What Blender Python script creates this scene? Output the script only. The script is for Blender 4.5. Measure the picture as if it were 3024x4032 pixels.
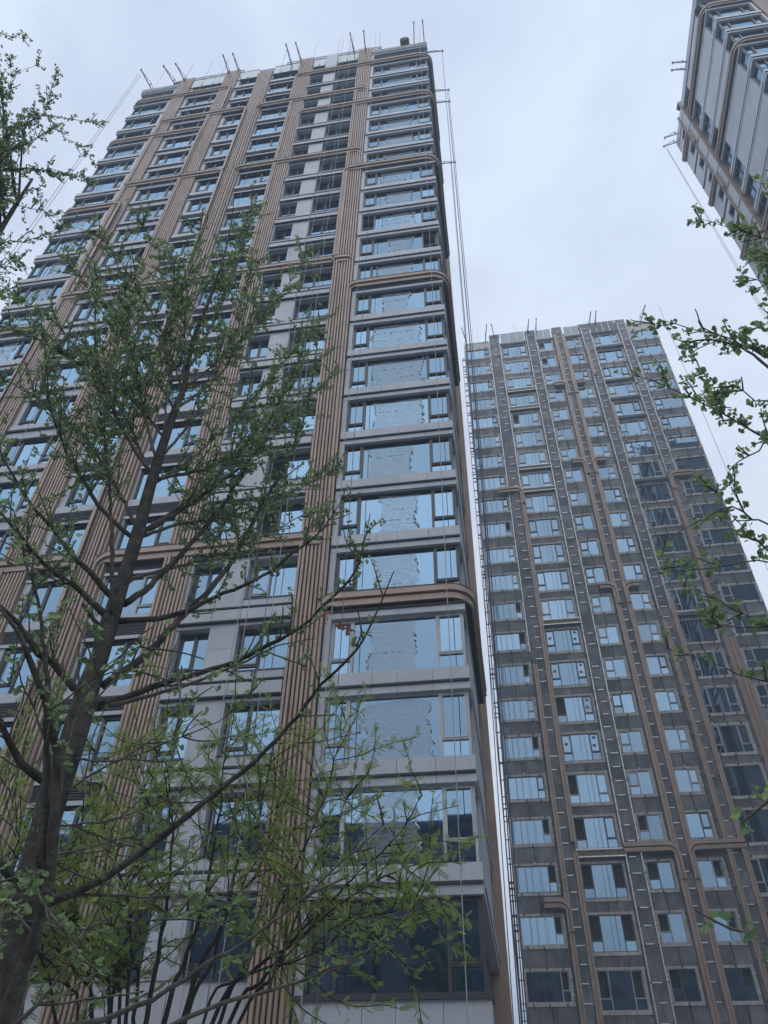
import bpy, math, random
from mathutils import Vector, Matrix

for _o in list(bpy.data.objects):
    bpy.data.objects.remove(_o)
SC = bpy.context.scene
COL = SC.collection
R = math.radians

# ------------------------------------------------------------------ camera
CAMZ = 1.6
YAW, PITCH, ROLL = R(-9.83245), R(43.0654), R(1.27622)
_f = Vector((math.sin(YAW)*math.cos(PITCH), math.cos(YAW)*math.cos(PITCH), math.sin(PITCH)))
_r = Vector((math.cos(YAW), -math.sin(YAW), 0))
_u = _r.cross(_f)
_r2 = math.cos(ROLL)*_r + math.sin(ROLL)*_u
_u2 = -math.sin(ROLL)*_r + math.cos(ROLL)*_u
cd = bpy.data.cameras.new('camera')
cd.sensor_fit = 'HORIZONTAL'
cd.sensor_width = 36.0
cd.lens = 36.0*3028/3024
cd.clip_start = 0.05
cd.clip_end = 3000
cam = bpy.data.objects.new('camera', cd)
COL.objects.link(cam)
M = Matrix((_r2, _u2, -_f)).transposed().to_4x4()
M.translation = (0, 0, CAMZ)
cam.matrix_world = M
SC.camera = cam

# ------------------------------------------------------------------ sky, sun, exposure
SUN_EL, SUN_AZ = R(50), R(192)          # azimuth clockwise from +Y: behind the viewer, spread wide by the cloud
W = bpy.data.worlds.new('World')
SC.world = W
W.use_nodes = True
nt = W.node_tree
nt.nodes.clear()
def wn(t, **kw):
    n = nt.nodes.new(t)
    for k, v in kw.items():
        setattr(n, k, v)
    return n
out = wn('ShaderNodeOutputWorld')
bg = wn('ShaderNodeBackground')
bg.inputs[1].default_value = 1.0
sky = wn('ShaderNodeTexSky', sky_type='NISHITA')
sky.sun_disc = False
sky.sun_elevation = SUN_EL
sky.sun_rotation = SUN_AZ
sky.dust_density = 3.0
skym = wn('ShaderNodeVectorMath', operation='SCALE')
skym.inputs['Scale'].default_value = 0.10
nt.links.new(sky.outputs[0], skym.inputs[0])
tc = wn('ShaderNodeTexCoord')
sep = wn('ShaderNodeSeparateXYZ')
nt.links.new(tc.outputs['Generated'], sep.inputs[0])
grad = wn('ShaderNodeValToRGB')          # overcast deck: brighter towards the horizon all round
cr = grad.color_ramp
cr.elements[0].position = 0.0
cr.elements[0].color = (0.92, 0.98, 1.08, 1)
cr.elements[1].position = 1.0
cr.elements[1].color = (0.79, 0.90, 1.09, 1)
e = cr.elements.new(0.45); e.color = (0.96, 1.04, 1.16, 1)
e = cr.elements.new(0.75); e.color = (0.85, 0.95, 1.12, 1)
nt.links.new(sep.outputs[2], grad.inputs[0])
mp = wn('ShaderNodeMapping')
mp.inputs['Scale'].default_value = (1.0, 1.0, 1.6)
nt.links.new(tc.outputs['Generated'], mp.inputs[0])
nz = wn('ShaderNodeTexNoise')
nz.inputs['Scale'].default_value = 3.2
nz.inputs['Detail'].default_value = 6.0
nz.inputs['Roughness'].default_value = 0.55
nz.inputs['Distortion'].default_value = 0.4
nt.links.new(mp.outputs[0], nz.inputs['Vector'])
cl = wn('ShaderNodeValToRGB')
cl.color_ramp.elements[0].position = 0.30
cl.color_ramp.elements[0].color = (0.80, 0.805, 0.845, 1)
cl.color_ramp.elements[1].position = 0.62
cl.color_ramp.elements[1].color = (1.03, 1.03, 1.02, 1)
nt.links.new(nz.outputs['Fac'], cl.inputs[0])
mul = wn('ShaderNodeMixRGB', blend_type='MULTIPLY')
mul.inputs[0].default_value = 1.0
nt.links.new(grad.outputs[0], mul.inputs[1])
nt.links.new(cl.outputs[0], mul.inputs[2])
mix = wn('ShaderNodeMixRGB')
mix.inputs[0].default_value = 0.92
nt.links.new(skym.outputs[0], mix.inputs[1])
nt.links.new(mul.outputs[0], mix.inputs[2])
nt.links.new(mix.outputs[0], bg.inputs[0])
nt.links.new(bg.outputs[0], out.inputs[0])

sl = bpy.data.lights.new('sun', 'SUN')
sl.energy = 1.3
sl.angle = R(95)
sl.color = (1.0, 0.985, 0.96)
sun = bpy.data.objects.new('sun', sl)
COL.objects.link(sun)
sd = Vector((math.sin(SUN_AZ)*math.cos(SUN_EL), math.cos(SUN_AZ)*math.cos(SUN_EL), math.sin(SUN_EL)))
sun.rotation_euler = sd.to_track_quat('Z', 'Y').to_euler()
SC.view_settings.view_transform = 'Standard'
SC.view_settings.look = 'None'
SC.view_settings.gamma = 1.0
SC.view_settings.exposure = 0.16
SC.view_settings.use_curve_mapping = False
SC.cycles.max_bounces = 6
SC.cycles.transparent_max_bounces = 12
SC.cycles.volume_bounces = 0

# ------------------------------------------------------------------ materials
def new_mat(name):
    m = bpy.data.materials.new(name)
    m.use_nodes = True
    n = m.node_tree
    n.nodes.clear()
    return m, n
def node(n, t, **kw):
    x = n.nodes.new(t)
    for k, v in kw.items():
        setattr(x, k, v)
    return x
def surf(name, col, rough=0.6, metal=0.0, var=0.10, scale=1.5, bump=0.0, bscale=40.0, streak=0.0, col2=None, spec=0.5):
    """painted or mineral surface: two octaves of colour variation, optional vertical run-off streaks and fine relief"""
    m, n = new_mat(name)
    o = node(n, 'ShaderNodeOutputMaterial')
    b = node(n, 'ShaderNodeBsdfPrincipled')
    b.inputs['Roughness'].default_value = rough
    b.inputs['Metallic'].default_value = metal
    b.inputs['Specular IOR Level'].default_value = spec
    g = node(n, 'ShaderNodeNewGeometry')
    t1 = node(n, 'ShaderNodeTexNoise')
    t1.inputs['Scale'].default_value = scale
    t1.inputs['Detail'].default_value = 5
    n.links.new(g.outputs['Position'], t1.inputs['Vector'])
    r = node(n, 'ShaderNodeValToRGB')
    c2 = col2 or tuple(c*(1-2*var) for c in col)
    r.color_ramp.elements[0].position = 0.3
    r.color_ramp.elements[1].position = 0.7
    r.color_ramp.elements[0].color = (*c2, 1)
    r.color_ramp.elements[1].color = (*[min(1, c*(1+var)) for c in col], 1)
    n.links.new(t1.outputs['Fac'], r.inputs[0])
    last = r.outputs[0]
    at = node(n, 'ShaderNodeAttribute', attribute_name='rnd')
    mr = node(n, 'ShaderNodeMapRange')
    mr.inputs[3].default_value = 1-var*1.0
    mr.inputs[4].default_value = 1+var*1.0
    n.links.new(at.outputs['Fac'], mr.inputs[0])
    mm = node(n, 'ShaderNodeMixRGB', blend_type='MULTIPLY')
    mm.inputs[0].default_value = 1.0
    n.links.new(last, mm.inputs[1])
    n.links.new(mr.outputs[0], mm.inputs[2])
    last = mm.outputs[0]
    if streak:
        ma = node(n, 'ShaderNodeMapping')
        ma.inputs['Scale'].default_value = (9, 9, 0.5)
        n.links.new(g.outputs['Position'], ma.inputs[0])
        t2 = node(n, 'ShaderNodeTexNoise')
        t2.inputs['Scale'].default_value = 1.0
        t2.inputs['Detail'].default_value = 4
        n.links.new(ma.outputs[0], t2.inputs['Vector'])
        r2 = node(n, 'ShaderNodeMapRange')
        r2.inputs[1].default_value = 0.35
        r2.inputs[2].default_value = 0.6
        r2.inputs[3].default_value = 1-streak
        r2.inputs[4].default_value = 1.0
        n.links.new(t2.outputs['Fac'], r2.inputs[0])
        m2 = node(n, 'ShaderNodeMixRGB', blend_type='MULTIPLY')
        m2.inputs[0].default_value = 1.0
        n.links.new(last, m2.inputs[1])
        n.links.new(r2.outputs[0], m2.inputs[2])
        last = m2.outputs[0]
    n.links.new(last, b.inputs['Base Color'])
    if bump:
        t3 = node(n, 'ShaderNodeTexNoise')
        t3.inputs['Scale'].default_value = bscale
        t3.inputs['Detail'].default_value = 3
        n.links.new(g.outputs['Position'], t3.inputs['Vector'])
        bp = node(n, 'ShaderNodeBump')
        bp.inputs['Strength'].default_value = bump
        bp.inputs['Distance'].default_value = 0.02
        n.links.new(t3.outputs['Fac'], bp.inputs['Height'])
        n.links.new(bp.outputs[0], b.inputs['Normal'])
    n.links.new(b.outputs[0], o.inputs[0])
    return m
def glass(name, tint, refl=0.78, dark=(0.012, 0.016, 0.02), dust=0.0):
    """coated window glass seen from outside: strong tinted mirror over a dark room, slightly wavy, each pane a little out of true"""
    m, n = new_mat(name)
    o = node(n, 'ShaderNodeOutputMaterial')
    g = node(n, 'ShaderNodeNewGeometry')
    at = node(n, 'ShaderNodeAttribute', attribute_name='rnd')
    t = node(n, 'ShaderNodeTexNoise')
    t.inputs['Scale'].default_value = 1.1
    t.inputs['Detail'].default_value = 1
    n.links.new(g.outputs['Position'], t.inputs['Vector'])
    bp = node(n, 'ShaderNodeBump')
    bp.inputs['Strength'].default_value = 0.03
    bp.inputs['Distance'].default_value = 0.03
    n.links.new(t.outputs['Fac'], bp.inputs['Height'])
    wn_ = node(n, 'ShaderNodeTexWhiteNoise', noise_dimensions='1D')
    n.links.new(at.outputs['Fac'], wn_.inputs['W'])
    sb = node(n, 'ShaderNodeVectorMath', operation='SUBTRACT')
    sb.inputs[1].default_value = (0.5, 0.5, 0.5)
    n.links.new(wn_.outputs['Color'], sb.inputs[0])
    sc = node(n, 'ShaderNodeVectorMath', operation='SCALE')
    sc.inputs['Scale'].default_value = 0.012
    n.links.new(sb.outputs[0], sc.inputs[0])
    ad = node(n, 'ShaderNodeVectorMath', operation='ADD')
    n.links.new(bp.outputs[0], ad.inputs[0])
    n.links.new(sc.outputs[0], ad.inputs[1])
    nm = node(n, 'ShaderNodeVectorMath', operation='NORMALIZE')
    n.links.new(ad.outputs[0], nm.inputs[0])
    gl = node(n, 'ShaderNodeBsdfGlossy')
    gl.inputs['Roughness'].default_value = 0.02
    vr = node(n, 'ShaderNodeMapRange')
    vr.inputs[3].default_value = 0.74
    vr.inputs[4].default_value = 1.14
    n.links.new(wn_.outputs['Value'], vr.inputs[0])
    vs = node(n, 'ShaderNodeVectorMath', operation='SCALE')
    vs.inputs[0].default_value = tint
    n.links.new(vr.outputs[0], vs.inputs['Scale'])
    n.links.new(vs.outputs[0], gl.inputs['Color'])
    n.links.new(nm.outputs[0], gl.inputs['Normal'])
    di = node(n, 'ShaderNodeBsdfDiffuse')
    if dust:
        t2 = node(n, 'ShaderNodeTexNoise')
        t2.inputs['Scale'].default_value = 2.2
        t2.inputs['Detail'].default_value = 6
        n.links.new(g.outputs['Position'], t2.inputs['Vector'])
        rr = node(n, 'ShaderNodeValToRGB')
        rr.color_ramp.elements[0].position = 0.42
        rr.color_ramp.elements[0].color = (*dark, 1)
        rr.color_ramp.elements[1].position = 0.75
        rr.color_ramp.elements[1].color = (dust, dust, dust*0.98, 1)
        n.links.new(t2.outputs['Fac'], rr.inputs[0])
        n.links.new(rr.outputs[0], di.inputs['Color'])
    else:
        di.inputs['Color'].default_value = (*dark, 1)
    mx = node(n, 'ShaderNodeMixShader')
    mx.inputs[0].default_value = refl
    n.links.new(di.outputs[0], mx.inputs[1])
    n.links.new(gl.outputs[0], mx.inputs[2])
    n.links.new(mx.outputs[0], o.inputs[0])
    return m
def film_mat(name):
    m, n = new_mat(name)
    o = node(n, 'ShaderNodeOutputMaterial')
    g = node(n, 'ShaderNodeNewGeometry')
    ma = node(n, 'ShaderNodeMapping')
    ma.inputs['Scale'].default_value = (1.2, 1.2, 7.0)
    n.links.new(g.outputs['Position'], ma.inputs[0])
    t = node(n, 'ShaderNodeTexNoise')
    t.inputs['Scale'].default_value = 2.2
    t.inputs['Detail'].default_value = 7
    t.inputs['Distortion'].default_value = 0.6
    n.links.new(ma.outputs[0], t.inputs['Vector'])
    r = node(n, 'ShaderNodeMapRange')
    r.inputs[1].default_value = 0.40
    r.inputs[2].default_value = 0.72
    r.inputs[3].default_value = 0.16
    r.inputs[4].default_value = 0.46
    n.links.new(t.outputs['Fac'], r.inputs[0])
    b = node(n, 'ShaderNodeBsdfPrincipled')
    b.inputs['Base Color'].default_value = (0.50, 0.56, 0.60, 1)
    b.inputs['Roughness'].default_value = 0.35
    bp = node(n, 'ShaderNodeBump')
    bp.inputs['Strength'].default_value = 0.12
    bp.inputs['Distance'].default_value = 0.02
    n.links.new(t.outputs['Fac'], bp.inputs['Height'])
    n.links.new(bp.outputs[0], b.inputs['Normal'])
    tr = node(n, 'ShaderNodeBsdfTransparent')
    mx = node(n, 'ShaderNodeMixShader')
    n.links.new(r.outputs[0], mx.inputs[0])
    n.links.new(tr.outputs[0], mx.inputs[1])
    n.links.new(b.outputs[0], mx.inputs[2])
    n.links.new(mx.outputs[0], o.inputs[0])
    return m
def leaf_mat(name, c1, c2, trans=0.35):
    m, n = new_mat(name)
    o = node(n, 'ShaderNodeOutputMaterial')
    at = node(n, 'ShaderNodeAttribute', attribute_name='rnd')
    r = node(n, 'ShaderNodeValToRGB')
    r.color_ramp.elements[0].color = (*c1, 1)
    r.color_ramp.elements[1].color = (*c2, 1)
    n.links.new(at.outputs['Fac'], r.inputs[0])
    d = node(n, 'ShaderNodeBsdfPrincipled')
    d.inputs['Roughness'].default_value = 0.45
    d.inputs['Specular IOR Level'].default_value = 0.4
    n.links.new(r.outputs[0], d.inputs['Base Color'])
    hs = node(n, 'ShaderNodeHueSaturation')
    hs.inputs['Value'].default_value = 1.5
    hs.inputs['Hue'].default_value = 0.48
    n.links.new(r.outputs[0], hs.inputs['Color'])
    tl = node(n, 'ShaderNodeBsdfTranslucent')
    n.links.new(hs.outputs[0], tl.inputs[0])
    mx = node(n, 'ShaderNodeMixShader')
    mx.inputs[0].default_value = trans
    n.links.new(d.outputs[0], mx.inputs[1])
    n.links.new(tl.outputs[0], mx.inputs[2])
    n.links.new(mx.outputs[0], o.inputs[0])
    return m

MAT = dict(
    panel=surf('grey_aluminium_panel', (0.40, 0.42, 0.46), 0.42, 0.0, 0.05, 0.7, streak=0.07),
    bronze=surf('bronze_aluminium', (0.345, 0.25, 0.19), 0.42, 0.12, 0.08, 1.2, streak=0.10),
    frame=surf('dark_window_frame', (0.055, 0.054, 0.056), 0.4, 0.2, 0.05, 2.0),
    frame_white=surf('taped_window_frame', (0.42, 0.43, 0.44), 0.5, 0.0, 0.12, 3.0),
    dark=surf('dark_recess', (0.03, 0.03, 0.033), 0.8, 0.0, 0.1, 1.0),
    louvre=surf('dark_louvre', (0.10, 0.105, 0.115), 0.5, 0.2, 0.06, 2.0),
    core=surf('dark_interior_core', (0.06, 0.06, 0.062), 0.9, 0.0, 0.2, 0.8),  # near-black: the unlit rooms behind open sashes are put into this colour
    back=surf('rear_wall_render', (0.33, 0.32, 0.33), 0.8, 0.0, 0.08, 0.4),
    concrete=surf('roof_concrete', (0.42, 0.41, 0.40), 0.9, 0.0, 0.14, 1.5, bump=0.3, streak=0.2),
    insul=surf('grey_insulation_render', (0.215, 0.215, 0.222), 0.9, 0.0, 0.22, 1.1, bump=0.5, bscale=14, streak=0.25),
    insul2=surf('weathered_render', (0.23, 0.22, 0.21), 0.9, 0.0, 0.2, 1.6, bump=0.5, bscale=12, streak=0.3),
    mortar=surf('pale_mortar', (0.50, 0.48, 0.44), 0.9, 0.0, 0.14, 2.5, bump=0.6, bscale=10),
    rail=surf('galvanised_rail', (0.66, 0.67, 0.68), 0.35, 0.4, 0.1, 3.0),
    clip=surf('steel_clip', (0.07, 0.07, 0.075), 0.5, 0.5, 0.1, 3.0),
    clipw=surf('white_steel_clip', (0.72, 0.72, 0.72), 0.5, 0.0, 0.08, 3.0),
    board=surf('yellow_insulation_board', (0.20, 0.165, 0.085), 0.9, 0.0, 0.2, 5.0),
    glassA=glass('coated_window_glass', (0.195, 0.31, 0.43), 0.88),
    glassB=glass('dusty_window_glass', (0.19, 0.285, 0.385), 0.84, dust=0.12),
    screen=surf('pale_parapet_glass', (0.26, 0.32, 0.35), 0.15, 0.0, 0.05, 1.0),
    film=film_mat('torn_protective_film'),
    filmedge=surf('crumpled_film_edge', (0.62, 0.61, 0.57), 0.5, 0.0, 0.15, 9.0, bump=0.8, bscale=25),
    steel=surf('purple_grey_steel', (0.10, 0.095, 0.15), 0.45, 0.4, 0.1, 3.0),
    rope=surf('suspension_rope', (0.33, 0.31, 0.31), 0.8, 0.0, 0.1, 3.0),
    roped=surf('dark_suspension_rope', (0.10, 0.10, 0.14), 0.8, 0.0, 0.1, 3.0),
    coil=surf('black_cable', (0.03, 0.03, 0.03), 0.6, 0.0, 0.1, 3.0),
    net=surf('green_safety_net', (0.25, 0.42, 0.36), 0.9, 0.0, 0.15, 4.0),
    bark=surf('ginkgo_bark', (0.080, 0.075, 0.062), 0.9, 0.0, 0.30, 9.0, bump=1.0, bscale=28, streak=0.5),
    twig=surf('pale_twig_bark', (0.13, 0.118, 0.10), 0.8, 0.0, 0.25, 20.0, bump=0.6, bscale=60),
    darkbark=surf('dark_locust_bark', (0.028, 0.026, 0.024), 0.85, 0.0, 0.25, 18.0, bump=0.8, bscale=50),
    leaf=leaf_mat('ginkgo_leaf', (0.105, 0.190, 0.085), (0.245, 0.350, 0.165), 0.54),
    locust=leaf_mat('locust_leaflet', (0.165, 0.240, 0.055), (0.300, 0.390, 0.125), 0.54),
    deadleaf=leaf_mat('dry_leaf', (0.20, 0.085, 0.045), (0.32, 0.16, 0.085), 0.3),
    ground=surf('paving_ground', (0.28, 0.275, 0.265), 0.9, 0.0, 0.15, 0.5, bump=0.3),
    brick=surf('opposite_block_render', (0.24, 0.20, 0.17), 0.85, 0.0, 0.1, 0.4),
    pot=surf('white_sticker', (0.7, 0.7, 0.7), 0.5, 0.0, 0.05, 3.0),
)

# ------------------------------------------------------------------ mesh helpers
class MB:
    """collects boxes, bars, tubes and faces for ONE mesh"""
    def __init__(s):
        s.v = []; s.f = []; s.r = []
    def face(s, pts, rnd=0.5):
        b = len(s.v)
        s.v += [tuple(p) for p in pts]
        s.f.append(tuple(range(b, b+len(pts))))
        s.r.append(rnd)
    def box(s, x0, x1, y0, y1, z0, z1, rnd=0.5):
        if x0 > x1: x0, x1 = x1, x0
        if y0 > y1: y0, y1 = y1, y0
        if z0 > z1: z0, z1 = z1, z0
        b = len(s.v)
        s.v += [(x0,y0,z0),(x1,y0,z0),(x1,y1,z0),(x0,y1,z0),(x0,y0,z1),(x1,y0,z1),(x1,y1,z1),(x0,y1,z1)]
        for q in ((0,3,2,1),(4,5,6,7),(0,1,5,4),(1,2,6,5),(2,3,7,6),(3,0,4,7)):
            s.f.append(tuple(b+i for i in q)); s.r.append(rnd)
        return s
    def bar(s, a, c, w, h=None, rnd=0.5):
        """square bar from a to c"""
        a = Vector(a); c = Vector(c); h = h or w
        d = (c-a).normalized()
        up = Vector((0,0,1)) if abs(d.z) < 0.9 else Vector((0,1,0))
        x = d.cross(up).normalized()*w/2; y = x.normalized().cross(d)*h/2
        b = len(s.v)
        for p in (a, c):
            s.v += [tuple(p-x-y), tuple(p+x-y), tuple(p+x+y), tuple(p-x+y)]
        for q in ((3,2,1,0),(4,5,6,7),(0,1,5,4),(1,2,6,5),(2,3,7,6),(3,0,4,7)):
            s.f.append(tuple(b+i for i in q)); s.r.append(rnd)
        return s
    def tube(s, pts, radii, n=6, rnd=0.5, cap=True):
        pts = [Vector(p) for p in pts]
        b0 = len(s.v); prev = None
        for i, p in enumerate(pts):
            d = (pts[min(i+1, len(pts)-1)]-pts[max(i-1, 0)])
            d = d.normalized() if d.length > 1e-9 else Vector((0,0,1))
            if prev is None:
                up = Vector((0,0,1)) if abs(d.z) < 0.9 else Vector((1,0,0))
                x = d.cross(up).normalized()
            else:
                x = prev-d*prev.dot(d)
                x = x.normalized() if x.length > 1e-6 else d.orthogonal().normalized()
            prev = x; y = d.cross(x)
            rr = radii[i] if isinstance(radii, (list, tuple)) else radii
            for j in range(n):
                a = 2*math.pi*j/n
                s.v.append(tuple(p+(x*math.cos(a)+y*math.sin(a))*rr))
        for i in range(len(pts)-1):
            for j in range(n):
                a = b0+i*n+j; c = b0+i*n+(j+1) % n
                s.f.append((a, c, c+n, a+n)); s.r.append(rnd)
        if cap:
            s.f.append(tuple(b0+n-1-j for j in range(n))); s.r.append(rnd)
            e_ = b0+(len(pts)-1)*n
            s.f.append(tuple(e_+j for j in range(n))); s.r.append(rnd)
        return s
    def sweep(s, frames, n0, n1, d0, d1, rnd=0.5):
        """rectangular section swept along frames (pos, n, d, scale_n): n offsets and d offsets"""
        b0 = len(s.v)
        for p, n, d, k in frames:
            for (a, c) in ((n0, d0), (n1, d0), (n1, d1), (n0, d1)):
                s.v.append(tuple(p+n*(a*k)+d*c))
        for i in range(len(frames)-1):
            for j in range(4):
                a = b0+i*4+j; c = b0+i*4+(j+1) % 4
                s.f.append((a, a+4, c+4, c)); s.r.append(rnd)
        s.f.append((b0, b0+1, b0+2, b0+3)); s.r.append(rnd)
        e_ = b0+(len(frames)-1)*4
        s.f.append((e_+3, e_+2, e_+1, e_)); s.r.append(rnd)
        return s
    def add(s, o, off=(0,0,0), rnd=None):
        b = len(s.v)
        s.v += [(a+off[0], c+off[1], d+off[2]) for a, c, d in o.v]
        s.f += [tuple(i+b for i in q) for q in o.f]
        s.r += o.r if rnd is None else [rnd]*len(o.r)
    def mesh(s, name, mat, smooth=False):
        me = bpy.data.meshes.new(name)
        me.from_pydata(s.v, [], s.f)
        me.materials.append(MAT[mat])
        at = me.attributes.new('rnd', 'FLOAT', 'FACE')
        at.data.foreach_set('value', s.r)
        if smooth:
            me.polygons.foreach_set('use_smooth', [True]*len(s.f))
        me.update()
        return me
def link(name, me, loc=(0,0,0), parent=None):
    o = bpy.data.objects.new(name, me)
    o.location = loc
    if parent is not None:
        o.parent = parent
    COL.objects.link(o)
    return o
def tag(o, label=None, cat=None, group=None, kind=None):
    if label: o['label'] = label
    if cat: o['category'] = cat
    if group: o['group'] = group
    if kind: o['kind'] = kind
    return o
def empty(name, loc, label, cat, group=None):
    o = bpy.data.objects.new(name, None)
    o.empty_display_size = 0.5
    o.location = loc
    COL.objects.link(o)
    return tag(o, label, cat, group)
def hsh(*a):
    return random.Random(str(a)).random()

class Thing:
    """a thing whose parts are built in world coordinates; pieces of a kind past the limit are joined into one part"""
    LIMIT = 280
    def __init__(s, name, loc, label, cat, group=None):
        s.root = empty(name, loc, label, cat, group)
        s.o = Vector(loc); s.pools = {}; s.cache = {}
    def part(s, name, mat, mb, parent=None, loc=(0,0,0), smooth=False, label=None, kind=None, key=None):
        """mb in world coordinates (plus loc); shares the mesh of an equal key"""
        if key is not None and key in s.cache:
            me = s.cache[key]
        else:
            m2 = MB(); m2.add(mb, -s.o)
            me = m2.mesh(name, mat, smooth)
            if key is not None:
                s.cache[key] = me
        p = parent or s.root
        l = Vector(loc)
        if parent is not None:
            l = l-Vector(parent['off'])
        o = link(name, me, l, p)
        o['off'] = tuple(loc)
        return tag(o, label=label, kind=kind)
    def piece(s, name, mat, mb, parent=None, loc=(0,0,0), key=None):
        bb = [Vector(v)+Vector(loc) for v in mb.v]
        c = sum(bb, Vector())/len(bb)
        ext = max((a-c).length for a in bb)
        s.pools.setdefault((name, mat), []).append((ext/((c-Vector((0,0,CAMZ))).length), len(s.pools.get((name, mat), ())), mb, parent, loc, key))
    def flush(s):
        by = {}
        for (name, mat), L in s.pools.items():
            by.setdefault(name, []).extend((*a, mat) for a in L)
        for name, L in by.items():
            L.sort(key=lambda a: (-a[0], a[1]))
            for imp, i, mb, parent, loc, key, mat in L[:s.LIMIT]:
                s.part(name, mat, mb, parent, loc, key=key)
            rest = {}
            for imp, i, mb, parent, loc, key, mat in L[s.LIMIT:]:
                rest.setdefault(mat, MB()).add(mb, loc, rnd=hsh(name, i, mat))
            for mat, m in rest.items():
                s.part(name, mat, m, kind='stuff')
        for o in s.root.children_recursive:
            if 'off' in o: del o['off']
        return s.root

# ------------------------------------------------------------------ ground
gm = MB()
gm.face([(-600,-600,0),(600,-600,0),(600,600,0),(-600,600,0)])
tag(link('ground', gm.mesh('ground', 'ground')), kind='structure')

# ------------------------------------------------------------------ towers
D = 21.304
Z0 = 7.1776+CAMZ           # sill level of storey 0
def zk(k): return Z0+3.0*k
FIN_TOP = 77.6+CAMZ

def fillet_path(pts, rad, seg=8):
    """2-D polyline with rounded corners -> list of (point, tangent)"""
    out_ = []
    n = len(pts)
    for i, p in enumerate(pts):
        p = Vector(p)
        if i in (0, n-1) or rad <= 0:
            q = Vector(pts[1])-p if i == 0 else p-Vector(pts[i-1])
            out_.append((p, q.normalized()))
            continue
        a = (p-Vector(pts[i-1])); b = (Vector(pts[i+1])-p)
        r = min(rad, a.length*0.95, b.length*0.95)
        a.normalize(); b.normalize()
        s0 = p-a*r
        c = s0+b*r if abs(a.dot(b)) < 1e-6 else None
        for j in range(seg+1):
            t = j/seg*math.pi/2
            q = c-b*r*math.cos(t)+a*r*math.sin(t)
            out_.append((q, (a*math.cos(t)+b*math.sin(t))))
    return out_
UP = Vector((0,0,1))
def bronze_band(T, u0, u1, k, start, end, yf=D, loc_x=0.0):
    """bronze double-fascia band along the front at storey k.
    start/end: ('leg', z_bottom) curves down into a pilaster; ('cap',) rounds back into the wall; ('corner', depth) wraps round the tower's corner."""
    z = zk(k)+0.18
    fr = []
    yv = Vector((0,-1,0))
    LEG = 0.42
    # facade-plane part
    pts = []
    if start[0] == 'leg': pts += [(u0, start[1])]
    pts += [(u0, z), (u1, z)]
    if end[0] == 'leg': pts += [(u1, end[1])]
    path = fillet_path(pts, 0.66)
    if start[0] == 'leg': path = path
    f2 = []
    for p, t in path:
        n = Vector((-t.y, 0, t.x))
        sc = LEG+(1-LEG)*abs(t.x)**1.5
        f2.append((Vector((p.x, yf, p.y)), n, yv.copy(), sc))
    if start[0] in ('cap', 'corner'):
        r = 0.42 if start[0] == 'cap' else 0.75
        dep = 0.1 if start[0] == 'cap' else start[1]
        pre = []
        pre.append((Vector((u0, yf+r+dep, z)), UP, Vector((-1,0,0)), 1.0))
        for j in range(9):
            a = j/8*math.pi/2
            d = Vector((-math.cos(a), -math.sin(a), 0))
            pre.append((Vector((u0+r, yf+r, z))+d*r, UP, d, 1.0))
        f2 = pre+f2[1:]
    if end[0] in ('cap', 'corner'):
        r = 0.42 if end[0] == 'cap' else 0.75
        dep = 0.1 if end[0] == 'cap' else end[1]
        post = []
        for j in range(9):
            a = j/8*math.pi/2
            d = Vector((math.sin(a), -math.cos(a), 0))
            post.append((Vector((u1-r, yf+r, z))+d*r, UP, d, 1.0))
        post.append((Vector((u1, yf+r+dep, z)), UP, Vector((1,0,0)), 1.0))
        f2 = f2[:-1]+post
    m = MB(); m.sweep(f2, -0.24, 0.0, -0.30, 0.20)
    b = T.part('bronze_band', 'bronze', m, loc=(loc_x,0,0))
    m = MB(); m.sweep(f2, -0.53, -0.29, -0.30, 0.11)
    T.part('lower_fascia', 'bronze', m, parent=b, loc=(loc_x,0,0))
    m = MB(); m.sweep(f2, -0.56, -0.03, -0.32, 0.05)
    T.part('band_core', 'dark', m, parent=b, loc=(loc_x,0,0))
    m = MB(); m.sweep(f2, 0.0, 0.025, -0.30, 0.22)
    T.part('drip_edge', 'frame', m, parent=b, loc=(loc_x,0,0))

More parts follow.
